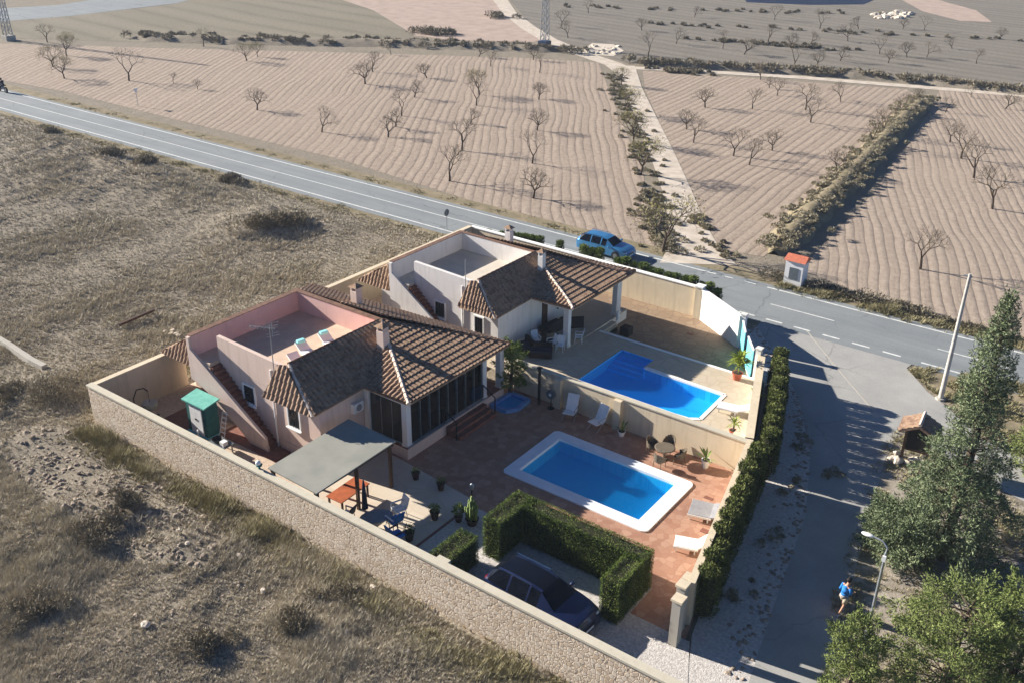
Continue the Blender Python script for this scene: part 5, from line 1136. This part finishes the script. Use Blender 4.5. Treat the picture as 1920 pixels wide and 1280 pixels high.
lounger('sun_lounger', 'white plastic lounger on the beige deck beside the second pool', -17.0, 44.9, DZ+0.01, R(190), 'plasticwhite', 'plasticwhite', None, 1.8, .7, 20)
t = thing('doormat', 'small brown mat on the patio between the two white loungers', 'mat', (-13.9, 35.3, 0.03)); MB().box(-14.3, -13.8, 34.95, 35.25, 0.024, 0.05).build('mat', 'stairtile', t)
for i, (x, y, lab) in enumerate([(-36.3, 31.2, 'cyan topped lounger in the middle of the pink roof terrace'), (-36.1, 32.7, 'cyan topped lounger furthest back on the pink roof terrace'), (-35.6, 30.0, 'white lounger at the near end of the pink roof terrace')]):
    lounger('terrace_lounger', lab, x, y, 3.86, R(-12), 'plasticwhite', 'plasticwhite', 'cyan' if i < 2 else None, 1.7, .62, 30)
    if i < 2: pass
# drains
for x, y, lab in ((-15.15, 37.6, 'small rusty drain cover near the pool corner on the patio'), (-24.3, 55.0-1.3, 'round drain cover in the shaded brown court')):
    t = thing('drain_cover', lab, 'drain cover', (x, y, 0.02)); MB().box(x-.22, x+.22, y-.12, y+.12, 0.022, 0.035).build('grate', 'stairtile', t)
# ------------------------------------------------------------------ plot two furniture
def sofa(lab, pts, grp=None):
    t = thing('rattan_sofa', lab, 'sofa', (pts[0][0], pts[0][1], 0.74)); b_ = MB(); c = MB(); k = MB()
    for a, q in zip(pts[:-1], pts[1:]):
        a = np.array(a); q = np.array(q); d = (q-a)/np.linalg.norm(q-a); nn = np.array([-d[1], d[0]])
        b_.seg(a, q, 0.75, 0.74, 1.08); c.seg(a+d*.05, q-d*.05, 0.66, 1.08, 1.2); k.seg(a+nn*.38, q+nn*.38, 0.16, 0.74, 1.5)
    b_.build('frame', 'rattandark', t); c.build('cushion', 'darkcloth', t); k.build('backrest', 'rattandark', t); return t
sofa('dark rattan corner sofa in the shade of the open porch', [(-29.9, 49.2), (-31.0, 48.2), (-31.2, 46.6)])
sofa('curved dark rattan sofa at the outer side of the open porch seating', [(-31.3, 44.2), (-30.2, 43.6), (-29.0, 44.3)])
t = local('coffee_table', 'dark round coffee table among the rattan sofas of the open porch', 'table'); MB().lathe([(0.6, .0), (.62, .35), (.66, .38), (.6, .42)], n=18).build('body', 'rattandark', t); MB().lathe([(0.58, .42), (.58, .44)], n=18).build('tabletop', 'glassdark', t); place(t, -30.3, 45.9, .74)
for x, y, a, lab in ((-30.6, 44.9, 60, 'white plastic chair nearest the dividing wall on the porch deck'), (-29.6, 45.1, -30, 'white plastic chair in front of the round coffee table'), (-29.0, 45.2, 20, 'white plastic stool beside the near porch column'), (-28.75, 46.9, -60, 'white plastic chair right of the near porch column')):
    t = chair('garden_chair', lab, 'white plastic chairs on the porch deck', 'plasticwhite', 'plasticwhite', 0.46); place(t, x, y, .75, R(a), 0.95)
t = thing('planter', 'black square planter beside the deck steps of the white villa', 'planter', (-27.6, 51.0, 0.02)); MB().box(-27.95, -27.3, 50.7, 51.35, 0.02, 0.6).build('box', 'black', t, bevel=.02); MB().box(-27.88, -27.37, 50.77, 51.28, .6, .62).build('soil', 'soil', t)
t = thing('garden_ornament', 'white statuette at the foot of the far porch column', 'statuette', (-28.4, 51.6, 0.6)); MB().lathe([(.14, 0), (.1, .1), (.15, .3), (.09, .5), (.11, .6), (.02, .72)], (-28.6, 51.5, .6), 10).build('figure', 'plasticwhite', t)
pot('potted_palm', 'bright yellow green palm in a terracotta pot at the corner of the deck', -18.75, 48.6, .3, .45, 'terracotta', 'palm', 'palm', None, 150, DZ, 1.0, 11, 1.5)
pot('potted_palm', 'small spiky palm by the low white wall at the deck corner', -16.3, 42.7, .2, .3, 'terracotta', 'palm', 'palm', None, 60, DZ, .65, 12, .8)
pot('potted_plant', 'sparse plant in a large terracotta pot by the white deck wall', -16.65, 46.55, .26, .5, 'terracotta', 'agave', 'agave', None, 26, DZ, .75, 13)
t = thing('low_wall', 'low white block wall at the corner of the beige deck', 'wall', (-15.6, 42.4, DZ)); MB().box(-16.0, -15.35, 41.2, 42.6, DZ, DZ+.45).build('block', 'white', t); MB().box(-16.05, -15.3, 41.15, 42.65, DZ+.45, DZ+.52).build('cap', 'cream', t)
for i, (a, b_) in enumerate((((-20.75, 53.6), (-19.9, 52.1)), ((-19.55, 51.7), (-18.55, 50.2)))):
    t = thing('gate_leaf', ['turquoise gate leaf nearer the road, turned inward', 'turquoise gate leaf nearer the deck, turned inward'][i], 'gate', (a[0], a[1], 0), group='turquoise gate leaves')
    MB().seg(a, b_, 0.05, 0.1, 2.0).build('panel', 'turq', t); MB().seg(a, b_, 0.08, 2.0, 2.08).seg(a, b_, 0.08, 0.04, 0.1).build('frame', 'coverwhite', t)
for i, (x, y) in enumerate(((-20.85, 53.95), (-18.15, 50.05))):
    t = thing('gate_post', ['white post on the road side of the turquoise gate', 'white post on the deck side of the turquoise gate'][i], 'gate post', (x, y, 0)); MB().box(x-.16, x+.16, y-.16, y+.16, 0, 2.3).build('shaft', 'coverwhite', t); MB().box(x-.2, x+.2, y-.2, y+.2, 2.3, 2.38).build('cap', 'white', t)
for x, y, h_, lab in ((-12.1, 28.55, 2.3, 'tall grey concrete gate post nearer the street corner'), (-12.2, 29.3, 2.1, 'squat concrete pier joined to the patio street wall')):
    t = thing('gate_post', lab, 'gate post', (x, y, 0)); MB().box(x-.18, x+.18, y-.2, y+.2, -.1, h_).build('shaft', 'greyconc', t); MB().box(x-.23, x+.23, y-.25, y+.25, h_, h_+.1).build('cap', 'cream', t)
t = thing('meter_box', 'grey meter box wall between the two concrete gate posts', 'meter box', (-12.15, 28.95, 0)); MB().box(-12.28, -12.05, 28.75, 29.1, 0, 1.9).build('cabinet', 'signback', t); MB().tube((-12.05, 28.92, 1.5), (-12.02, 28.92, 1.5), .04).build('lock', 'black', t)
t = thing('gate_post', 'grey concrete post at the patio opening beside the driveway', 'gate post', (-11.85, 27.75, 0)); MB().box(-12.05, -11.68, 27.55, 27.95, -.1, 2.25).build('shaft', 'greyconc', t); MB().box(-12.1, -11.62, 27.5, 28.0, 2.25, 2.36).build('cap', 'cream', t)
# ------------------------------------------------------------------ west yard
t = thing('garden_shed', 'small teal and white garden shed beside the outside stair of the pink villa', 'shed', (-39.9, 26.9, 0))
MB().box(-40.5, -38.9, 26.25, 27.05, 0.08, 1.9).build('wall', 'teal', t)
for i in range(2): d_ = MB().box(-40.18+i*.5, -39.7+i*.5, 26.2, 26.25, .12, 1.84).build('door', 'plasticwhite', t); MB().box(-39.76+i*.1-(.02 if i else 0), -39.73+i*.1, 26.17, 26.2, .95, 1.05).build('handle', 'black', d_)
MB().add([(-40.65, 26.1, 1.9), (-38.75, 26.1, 1.9), (-38.75, 27.15, 2.08), (-40.65, 27.15, 2.08), (-40.65, 26.1, 1.98), (-38.75, 26.1, 1.98), (-38.75, 27.15, 2.16), (-40.65, 27.15, 2.16)], [(0, 3, 2, 1), (4, 5, 6, 7), (0, 1, 5, 4), (1, 2, 6, 5), (2, 3, 7, 6), (3, 0, 4, 7)]).build('roof', 'tealtop', t)
MB().box(-40.55, -38.85, 26.15, 27.1, 0, .08).build('base', 'turq', t)
t = thing('step_ladder', 'white step ladder under the outside stair right of the teal shed', 'ladder', (-38.5, 27.0, 0)); m_ = MB()
for sx in (-.2, .2): m_.path([(-38.5+sx, 26.8, .02), (-38.5+sx*.8, 27.2, 1.5)], .025)
m_.build('rails', 'plasticwhite', t); m_ = MB()
for i in range(5): m_.box(-38.68, -38.32, 26.86+.07*i, 26.96+.07*i, .25+.27*i, .28+.27*i)
m_.build('steps', 'plasticwhite', t)
t = thing('swing_seat', 'dark framed hanging seat in the corner of the west yard', 'swing seat', (-43.4, 25.6, 0)); m_ = MB()
m_.path([(-43.9, 25.3, .02), (-43.9, 25.3, 1.2), (-43.8, 25.5, 1.7), (-43.4, 25.7, 1.85), (-43.2, 25.8, 1.7)], .035); m_.path([(-43.9, 25.3, .05), (-43.0, 25.1, .05)], .04); m_.path([(-43.9, 25.3, .05), (-43.1, 26.2, .05)], .04); m_.build('frame', 'black', t)
MB().lathe([(.05, .5), (.35, .6), (.45, .85), (.42, 1.0)], (-43.2, 25.8, 0), 12).build('seat', 'beigecloth', t); MB().tube((-43.2, 25.8, 1.0), (-43.2, 25.8, 1.7), .015).build('rope', 'rattan', t)
t = thing('utility_table', 'cluttered low table with dark basin in the yard beside the stair foot', 'table', (-37.3, 25.9, 0)); MB().box(-38.0, -36.8, 25.5, 26.3, .5, .55).build('tabletop', 'signback', t)
for x in (-37.9, -36.9):
    for y in (25.6, 26.2): MB().box(x-.03, x+.03, y-.03, y+.03, 0, .5).build('leg', 'metal', t)
tag(MB().lathe([(.2, .55), (.32, .75), (.3, .75), (.18, .58)], (-37.6, 25.9, 0)).build('basin', 'black'), 'black plastic basin on the low table in the west yard', 'basin')
tag(MB().box(-37.2, -36.9, 25.7, 26.0, .55, .8).build('plastic_box', 'plasticwhite'), 'white plastic box on the low table in the west yard', 'box')
t = thing('gas_bottle', 'grey gas bottle standing by the stone wall near the low table', 'gas bottle', (-36.2, 24.6, 0)); MB().lathe([(.14, 0), (.16, .05), (.16, .5), (.08, .6), (.05, .66)], (-36.2, 24.6, .02)).build('body', 'signback', t); MB().lathe([(.09, .62), (.09, .7)], (-36.2, 24.6, .02)).build('collar', 'metal', t)
tag(MB().box(-39.5, -39.42, 26.0, 26.06, 0, .5).build('marker_stake', 'plasticwhite'), 'thin white stake in the yard gravel by the shed', 'stake')
p = G(325, 628); t = thing('rubble_bag', 'pale torn sack lying in the grass behind the pink villa', 'sack', (p[0], p[1], 0)); m_ = MB()
for i in range(5): rock_mesh(m_, p[0]+i*.28-.6, p[1]+gR.uniform(-.25, .25), .15, .2, gR, .4)
m_.build('sack', 'beigecloth', t)

# ------------------------------------------------------------------ vehicles
def car(nm, lab, paint_, style):
    t = local(nm, lab, 'car')
    L = 4.65 if style == 'suv' else 4.5; hl = L/2
    # stations along the car, front at +x: x, sill half width, belt half width, belt z, top z, top half width
    if style == 'suv':
        ST = [(-hl, .70, .74, .78, .80, .60), (-hl+.06, .84, .84, .92, .95, .62), (-hl+.28, .92, .90, 1.02, 1.34, .56), (-hl+.62, .95, .93, 1.02, 1.54, .58), (-hl+1.25, .95, .94, 1.0, 1.60, .60), (-hl+1.34, .95, .94, 1.0, 1.60, .60), (-hl+2.2, .95, .94, .99, 1.60, .60), (-hl+2.28, .95, .94, .99, 1.60, .60),
              (-hl+2.75, .95, .94, .98, 1.54, .58), (-hl+3.45, .95, .92, .98, 1.06, .70), (-hl+3.55, .95, .92, .97, 1.03, .72), (hl-.55, .90, .86, .93, .98, .66), (hl-.15, .86, .80, .82, .88, .60), (hl, .74, .68, .62, .66, .50)]
        z0, bz_ = .26, .0
    else:
        ST = [(-hl, .66, .70, .74, .76, .58), (-hl+.06, .80, .80, .88, .9, .6), (-hl+.35, .86, .85, .94, 1.28, .58), (-hl+.7, .87, .86, .94, 1.42, .6), (-hl+1.3, .87, .86, .93, 1.46, .61), (-hl+1.38, .87, .86, .93, 1.46, .61), (-hl+2.2, .87, .86, .92, 1.45, .61), (-hl+2.28, .87, .86, .92, 1.45, .61),
              (-hl+2.7, .87, .86, .91, 1.38, .59), (-hl+3.3, .87, .85, .9, .98, .66), (-hl+3.4, .87, .85, .9, .96, .68), (hl-.5, .86, .82, .84, .9, .62), (hl-.12, .82, .76, .72, .78, .56), (hl, .7, .64, .56, .6, .46)]
        z0 = .22
    V, Bf, Wf, Sf, Rf_ = [], [], [], [], []
    for (x, ws, wb, zb, zt, wt) in ST:
        for s_ in (1, -1):
            pass
        ring = [(x, -ws*.96, z0), (x, -ws*1.01, (z0+zb)*.5), (x, -wb, zb), (x, -wt, zt-.03), (x, -wt*.8, zt), (x, wt*.8, zt), (x, wt, zt-.03), (x, wb, zb), (x, ws*1.01, (z0+zb)*.5), (x, ws*.96, z0)]
        V += ring
    n = 10; ns = len(ST); glass = []; body = []
    cab = range(2, 9)
    for i in range(ns-1):
        for j in range(n-1):
            f = (i*n+j, i*n+j+1, (i+1)*n+j+1, (i+1)*n+j)
            side = j in (2, 6); top = j in (3, 4, 5)
            if side and i in (3, 4-1, 5, 7) : glass.append(f)
            elif side and i == 2: glass.append(f)
            elif top and i == 8: glass.append(f)       # windscreen
            elif top and i == 2: glass.append(f)       # rear screen
            elif j == 4 and style == 'suv' and i in (3, 4, 5, 6, 7): glass.append(f)
            else: body.append(f)
    body.append(tuple(range(n))); body.append(tuple(range((ns-1)*n, ns*n))[::-1])
    for i in range(ns-1): body.append((i*n, (i+1)*n, (i+1)*n+9, i*n+9))
    b_ = MB(); b_.v = list(V); b_.f = body; bo = b_.build('body', paint_, t, smooth=True); bo.data.set_sharp_from_angle(angle=R(38))
    def sub(fs, name, mat):
        used_ = sorted({k for f in fs for k in f}); mp_ = {k: q for q, k in enumerate(used_)}; m_ = MB(); m_.v = [V[k] for k in used_]; m_.f = [tuple(mp_[k] for k in f) for f in fs]; return m_.build(name, mat, t)
    ws_ = [f for f in glass if f[0]//n == 8]; rs_ = [f for f in glass if f[0]//n == 2 and f[0] % n in (3, 4, 5)]; rf_ = [f for f in glass if f[0] % n == 4 and f[0]//n in (3, 4, 5, 6, 7)]
    sub(ws_, 'windscreen', 'carglass'); sub(rs_, 'rear_window', 'carglass')
    if rf_: sub(rf_, 'sunroof', 'carglass')
    for s_ in (2, 6):
        fl = [f for f in glass if f[0] % n == s_ and f not in ws_ and f not in rs_]
        sub(fl, 'side_windows', 'carglass')
    W_ = ST[6][1]
    for sx in (-hl+.85, hl-.88):
        for sy in (-1, 1):
            r_ = .36 if style == 'suv' else .32
            tag(MB().tube((sx, sy*(W_+.012), r_), (sx, sy*(W_-.2), r_), r_+.05, r_+.05, 20).build('wheel_arch', 'black', t))
            wh = MB().tube((sx, sy*(W_+.03), r_), (sx, sy*(W_-.18), r_), r_, r_, 20).build('wheel', 'tyre', t)
            m_ = MB().tube((sx, sy*(W_+.036), r_), (sx, sy*(W_+.02), r_), r_*.62, r_*.66, 14); m_.build('rim', 'rim', wh)
    for sy in (-1, 1):
        MB().ell((hl-.2, sy*.62, .72 if style == 'suv' else .66), (.16, .18, .08), 10, 6).build('headlight', 'lamp', t)
        MB().ell((-hl+.1, sy*.68, .92 if style == 'suv' else .86), (.08, .14, .09), 10, 6).build('tail_light', 'redlamp', t)
        MB().ell((-hl+3.05, sy*(W_+.1), 1.04 if style == 'suv' else .98), (.1, .13, .08), 10, 6).build('wing_mirror', paint_, t)
        MB().path([(-hl+.62, sy*.6, ST[3][4]+.05), (-hl+2.3, sy*.6, ST[6][4]+.05)], .02).build('roof_rail', 'chrome', t)
        MB().box(-hl+1.9, -hl+2.05, sy*(W_+.01)-.012, sy*(W_+.01)+.012, .86, .89).box(-hl+2.85, -hl+3.0, sy*(W_+.01)-.012, sy*(W_+.01)+.012, .86, .89).build('door_handle', 'chrome', t)
    MB().box(hl-.03, hl+.012, -.34, .34, .42, .56).build('grille', 'black', t); MB().box(hl+.008, hl+.02, -.26, .26, .34, .44).build('number_plate', 'plasticwhite', t)
    MB().box(-hl-.015, -hl+.01, -.26, .26, .6, .71).build('number_plate', 'plasticwhite', t)
    bo.modifiers.new('b', 'BEVEL').width = .03; bo.modifiers['b'].limit_method = 'ANGLE'; bo.modifiers['b'].angle_limit = R(25); bo.modifiers['b'].segments = 2
    return t
c_ = car('parked_car', 'dark navy sport utility car parked on white gravel beside the stone wall', 'carnavy', 'suv'); place(c_, -17.2, 26.12, 0.022, R(-3), 1.05)
c_ = car('estate_car', 'light blue estate car driving on the road behind the white villa', 'carblue', 'estate'); place(c_, -36.4, 62.85, 0.03, R(0), 1.03)
def moto():
    t = local('motorcycle', 'dark motorcycle with rider on the road at the left edge', 'motorcycle')
    for x in (-.72, .72):
        wh = MB().tube((x, -.06, .32), (x, .06, .32), .32, .32, 18).build('wheel', 'tyre', t); MB().tube((x, -.065, .32), (x, .065, .32), .2, .2, 14).build('rim', 'rim', wh)
    MB().ell((.15, 0, .82), (.34, .17, .16)).build('fuel_tank', 'darkcloth', t); MB().box(-.65, -.05, -.14, .14, .74, .84).build('seat', 'black', t, bevel=.03)
    MB().ell((.05, 0, .48), (.3, .18, .2)).build('engine', 'metal', t); MB().path([(.72, 0, .32), (.42, 0, 1.0), (.38, -.35, 1.05)], .03).path([(.42, 0, 1.0), (.38, .35, 1.05)], .03).build('handlebar', 'black', t)
    MB().box(.45, .6, -.15, .15, .8, 1.1).build('fairing', 'darkcloth', t); return t
m_ = moto(); p = G(12, 158); place(m_, -128.2, 63.8, 0.03, R(180), 1.15)
# ------------------------------------------------------------------ people
def person(nm, lab, joints, edges, clothes):
    """one continuous skinned body; joints: name -> (pos, radius)"""
    names = list(joints); me = bpy.data.meshes.new('body'); me.from_pydata([joints[k][0] for k in names], [(names.index(a), names.index(b_)) for a, b_ in edges], [])
    o_ = bpy.data.objects.new(nm, me); C.objects.link(o_); sm = o_.modifiers.new('skin', 'SKIN'); sm.use_smooth_shade = True
    for i, k in enumerate(names):
        r_ = joints[k][1]; me.skin_vertices[0].data[i].radius = (r_, r_) if not isinstance(r_, tuple) else r_
        me.skin_vertices[0].data[i].use_root = (k == 'pelvis')
    o_.modifiers.new('sub', 'SUBSURF').levels = 1; me.materials.append(MAT['skin']); tag(o_, lab, 'person'); return o_
def ppl(nm, lab, top, bot, x, y, rz, pose='walk', z=0.025):
    if pose == 'walk':
        J = dict(pelvis=((0, 0, .95), .13), waist=((.02, 0, 1.1), .125), chest=((.06, 0, 1.32), .145), neck=((.1, 0, 1.5), .05), head=((.14, 0, 1.6), .085), crown=((.15, 0, 1.72), .08),
                 hipL=((0, .1, .9), .09), kneeL=((.16, .1, .5), .055), ankL=((.1, .1, .1), .035), toeL=((.26, .1, .04), .03), hipR=((0, -.1, .9), .09), kneeR=((-.02, -.1, .5), .055), ankR=((-.25, -.1, .13), .035), toeR=((-.12, -.1, .04), .03),
                 shL=((.05, .18, 1.42), .055), elL=((-.02, .24, 1.14), .042), wrL=((.2, .2, 1.0), .028), haL=((.28, .19, .98), .035), shR=((.05, -.18, 1.42), .055), elR=((.06, -.25, 1.14), .042), wrR=((.3, -.18, 1.08), .028), haR=((.37, -.16, 1.09), .035))
    else:
        J = dict(pelvis=((-.2, 0, .95), .14), waist=((-.17, 0, 1.1), .13), chest=((-.06, 0, 1.33), .15), neck=((.02, 0, 1.5), .06), head=((.07, 0, 1.6), .12), crown=((.08, 0, 1.72), .12),
                 hipL=((-.18, .12, .9), .09), kneeL=((.2, .2, .75), .065), ankL=((.05, .2, .35), .045), toeL=((.2, .2, .28), .04), hipR=((-.18, -.12, .9), .09), kneeR=((.2, -.2, .75), .065), ankR=((.05, -.2, .35), .045), toeR=((.2, -.2, .28), .04),
                 shL=((-.03, .2, 1.42), .065), elL=((.1, .28, 1.2), .05), wrL=((.32, .3, 1.1), .035), haL=((.38, .32, 1.07), .04), shR=((-.03, -.2, 1.42), .065), elR=((.1, -.28, 1.2), .05), wrR=((.32, -.3, 1.1), .035), haR=((.38, -.32, 1.07), .04))
    E_ = [('pelvis', 'waist'), ('waist', 'chest'), ('chest', 'neck'), ('neck', 'head'), ('head', 'crown')]
    for s_ in 'LR': E_ += [('pelvis', 'hip'+s_), ('hip'+s_, 'knee'+s_), ('knee'+s_, 'ank'+s_), ('ank'+s_, 'toe'+s_), ('chest', 'sh'+s_), ('sh'+s_, 'el'+s_), ('el'+s_, 'wr'+s_), ('wr'+s_, 'ha'+s_)]
    b_ = person(nm, lab, J, E_, None)
    j = {k: np.array(v[0]) for k, v in J.items()}; off = np.array([0.0, 0, 0])
    m_ = MB().tube(j['pelvis']+[0, 0, -.02], j['waist'], .175, .165, 12).tube(j['waist'], j['chest'], .165, .185, 12).tube(j['chest'], j['neck']+[0, 0, -.04], .185, .08, 12)
    for s_ in 'LR': m_.tube(j['sh'+s_], j['el'+s_], .08, .065, 8)
    if pose != 'walk':
        for s_ in 'LR': m_.tube(j['el'+s_], j['wr'+s_], .065, .05, 8)
    m_.build('jacket' if pose != 'walk' else 'shirt', top, b_, smooth=True)
    m_ = MB().tube(j['pelvis']+[0, 0, -.08], j['pelvis']+[0, 0, .06], .17, .17, 12)
    for s_ in 'LR':
        m_.tube(j['hip'+s_], j['hip'+s_]+(j['knee'+s_]-j['hip'+s_])*(.75 if pose == 'walk' else 1), .12, .095, 9)
        if pose != 'walk': m_.tube(j['knee'+s_], j['ank'+s_], .09, .06, 8)
    m_.build('shorts' if pose == 'walk' else 'trousers', bot, b_, smooth=True)
    hd = (j['head']+j['crown'])/2
    if pose == 'walk':
        MB().ell(tuple(hd+[-.025, 0, .035]), (.115, .105, .12), 12, 8).build('hair', 'hair', b_, smooth=True)
        m_ = MB().ell(tuple(hd+[.105, 0, -.03]), (.02, .014, .02), 6, 4); m_.build('nose', 'skin', b_)
        for s_ in (1, -1): MB().ell(tuple(hd+[.085, s_*.035, .0]), (.012, .014, .01), 6, 4).build('eye', 'black', b_)
        for s_ in 'LR':
            for k_ in range(4): o2 = j['ha'+s_]+[.03, (k_-1.5)*.018, -.01]; MB().tube(o2, o2+[.05, 0, -.03-.005*k_], .009, .007, 5).build('finger', 'skin', b_)
            MB().ell(tuple(j['toe'+s_]+[-.07, 0, 0]), (.14, .05, .04), 10, 6).build('shoe', 'plasticwhite', b_)
    else: MB().ell(tuple(hd), (.16, .14, .16), 12, 8).build('helmet', 'black', b_, smooth=True)
    place(b_, x, y, z, rz); return b_
p = G(1576, 1149); ppl('person', 'person in a light blue top and white shorts walking on the shaded street', 'bluecloth', 'beigecloth', p[0], p[1], R(65))
p = G(12, 158); ppl('person', 'rider in dark clothes and helmet sitting on the motorcycle', 'darkcloth', 'darkcloth', -128.1, 63.8, R(180), 'ride', .05)

# ------------------------------------------------------------------ street furniture
p = G(1763, 748); t = thing('utility_pole', 'tall pale concrete pole on the grassy junction corner', 'pole', (p[0], p[1], 0))
MB().tube((p[0], p[1], -.1), (p[0], p[1], 7.9), .15, .085, 12).build('shaft', 'concpole', t); MB().box(p[0]-.3, p[0]+.15, p[1]-.04, p[1]+.04, 7.7, 7.78).build('crossarm', 'metal', t); MB().lathe([(.3, 0), (.26, .12)], (p[0], p[1], 0)).build('footing', 'greyconc', t)
p = G(1624, 1195); t = thing('street_lamp', 'slim grey street lamp with curved arm over the shaded street', 'street lamp', (p[0], p[1], 0)); x, y = p[0], p[1]
MB().tube((x, y, 0), (x, y, 4.3), .07, .05, 10).build('pole', 'metal', t); MB().lathe([(.14, 0), (.14, .1), (.09, .5)], (x, y, 0)).build('base', 'metal', t)
MB().path([(x, y, 4.25), (x+.02, y+.05, 4.5), (x-.2, y+.12, 4.68), (x-.6, y+.15, 4.72)], .035).build('arm', 'metal', t); MB().ell((x-.8, y+.16, 4.7), (.26, .11, .07), 12, 8).build('lamp_head', 'coverwhite', t, smooth=True); MB().box(x-.07, x+.07, y-.12, y-.05, 3.95, 4.2).build('junction_box', 'plasticwhite', t)
# tiled notice board
bx, by = -8.0, 46.9
t = thing('notice_board', 'wooden notice board with little tiled roof standing among the bushes', 'notice board', (bx, by, 0)); dx, dy = math.cos(R(6)), math.sin(R(6))
def nb(u, v, z): return (bx+u*dx-v*dy, by+u*dy+v*dx, z)
def nbox(m_, u0, u1, v0, v1, z0, z1):
    q = [nb(u0, v0, z0), nb(u1, v0, z0), nb(u1, v1, z0), nb(u0, v1, z0), nb(u0, v0, z1), nb(u1, v0, z1), nb(u1, v1, z1), nb(u0, v1, z1)]
    return m_.add(q, [(0, 3, 2, 1), (4, 5, 6, 7), (0, 1, 5, 4), (1, 2, 6, 5), (2, 3, 7, 6), (3, 0, 4, 7)])
for u in (-.6, .6): nbox(MB(), u-.07, u+.07, -.07, .07, 0, 2.2).build('post', 'wooddark', t)
nbox(MB(), -.53, .53, -.03, .03, .85, 2.1).build('board', 'board', t); nbox(nbox(MB(), -.6, .6, -.05, .05, .75, .85), -.6, .6, -.05, .05, 2.1, 2.2).build('rail', 'wooddark', t)
MB().add([nb(-.6, -.03, 2.2), nb(.6, -.03, 2.2), nb(0, -.03, 2.5), nb(-.6, .03, 2.2), nb(.6, .03, 2.2), nb(0, .03, 2.5)], [(0, 1, 2), (5, 4, 3), (0, 2, 5, 3), (1, 4, 5, 2)]).build('gable', 'concpole', t)
q = tiles([nb(0, -.75, 2.62), nb(-.95, -.75, 2.12), nb(-.95, .75, 2.12), nb(0, .75, 2.62)], .2, .3, .035); q2 = tiles([nb(0, -.75, 2.62), nb(0, .75, 2.62), nb(.95, .75, 2.12), nb(.95, -.75, 2.12)], .2, .3, .035); q.add(q2.v, q2.f); rf = q.build('roof', 'tile', t)
MB().tube(nb(0, -.75, 2.72), nb(0, .75, 2.72), .08, .08, 8).build('ridge_cap', 'mortar', rf)
for i in range(10):
    pz = nb(gR.uniform(-1.3, .9), gR.uniform(-.6, .7), 0); m_ = MB(); rock_mesh(m_, pz[0], pz[1], .15, gR.uniform(.15, .3), gR, .8); tag(m_.build('stone', 'palerock'), 'one of the pale stones heaped round the foot of the notice board', 'stone', 'pale stones round the notice board')
# whitewashed shrine beyond the road
t = thing('roadside_shrine', 'whitewashed box shrine with terracotta roof beyond the road', 'shrine', (-22.0, 66.0, 0)); MB().box(-22.7, -21.35, 65.5, 66.6, -.1, 2.0).build('wall', 'kioskwhite', t)
MB().add([(-22.85, 65.35, 2.0), (-21.2, 65.35, 2.0), (-21.2, 66.75, 2.0), (-22.85, 66.75, 2.0), (-22.8, 66.05, 2.35), (-21.25, 66.05, 2.35)], [(0, 3, 2, 1), (0, 1, 5, 4), (1, 2, 5), (2, 3, 4, 5), (3, 0, 4)]).build('roof', 'kioskroof', t); MB().box(-22.35, -21.7, 65.46, 65.5, .6, 1.5).build('door', 'signback', t)
def sign(lab, px, py, h, kind):
    p = G(px, py); x, y = p[0], p[1]; t = thing('road_sign', lab, 'road sign', (x, y, 0)); MB().tube((x, y, 0), (x, y, h), .03).build('post', 'metal', t)
    if kind == 'round': MB().tube((x-.02, y, h-.2), (x+.02, y, h-.2), .3, .3, 18).build('sign_plate', 'signback', t)
    else: MB().add([(x-.03, y-.35, h), (x-.03, y+.35, h), (x-.03, y, h-.6), (x+.03, y-.35, h), (x+.03, y+.35, h), (x+.03, y, h-.6)], [(0, 1, 2), (5, 4, 3), (0, 3, 4, 1), (1, 4, 5, 2), (2, 5, 3, 0)]).build('sign_plate', 'plasticwhite', t)
sign('round grey backed road sign on the near verge behind the white villa', 838, 432, 1.75, 'round'); sign('pale triangular road sign on the far verge at upper left', 259, 200, 2.2, 'tri')
for px, py, lab in ((1021, 86, 'steel lattice pylon beside the dirt track at the top centre'), (17, 76, 'steel lattice pylon at the upper left corner')):
    p = G(px, py); x, y = p[0], p[1]; t = thing('lattice_pylon', lab, 'pylon', (x, y, 0)); w = .55; hh_ = 17
    for sx in (-1, 1):
        for sy in (-1, 1): MB().tube((x+sx*w, y+sy*w, 0), (x+sx*w*.35, y+sy*w*.35, hh_), .07, .05, 4).build('leg', 'metal', t)
    m_ = MB(); k = 14
    for i in range(k):
        a, b_ = i/k, (i+1)/k; wa, wb = w*(1-.65*a), w*(1-.65*b_)
        for (ax, ay), (cx, cy) in (((-1, -1), (1, -1)), ((1, -1), (1, 1)), ((1, 1), (-1, 1)), ((-1, 1), (-1, -1))): m_.tube((x+ax*wa, y+ay*wa, hh_*a), (x+cx*wb, y+cy*wb, hh_*b_), .04, .04, 3); m_.tube((x+cx*wa, y+cy*wa, hh_*a), (x+ax*wb, y+ay*wb, hh_*b_), .04, .04, 3)
    m_.build('bracing', 'metal', t); MB().box(x-.8, x+.8, y-.8, y+.8, 0, .8).build('footing', 'signblue' if px > 500 else 'greyconc', t)
# ------------------------------------------------------------------ thin winter haze over the plain
hz = bpy.data.materials.new('haze'); hz.use_nodes = True; hz.node_tree.nodes.clear()
ho = hz.node_tree.nodes.new('ShaderNodeOutputMaterial'); hv = hz.node_tree.nodes.new('ShaderNodeVolumePrincipled')
hv.inputs['Density'].default_value = 0.00022; hv.inputs['Color'].default_value = (0.74, 0.86, 1.0, 1); hz.node_tree.links.new(hv.outputs[0], ho.inputs['Volume'])
MAT['haze'] = hz
tag(MB().box(-2600, 2600, -500, 3600, -2.6, 31.5).build('haze', 'haze'), 'thin pale winter haze lying over the whole plain', 'haze', kind='stuff')
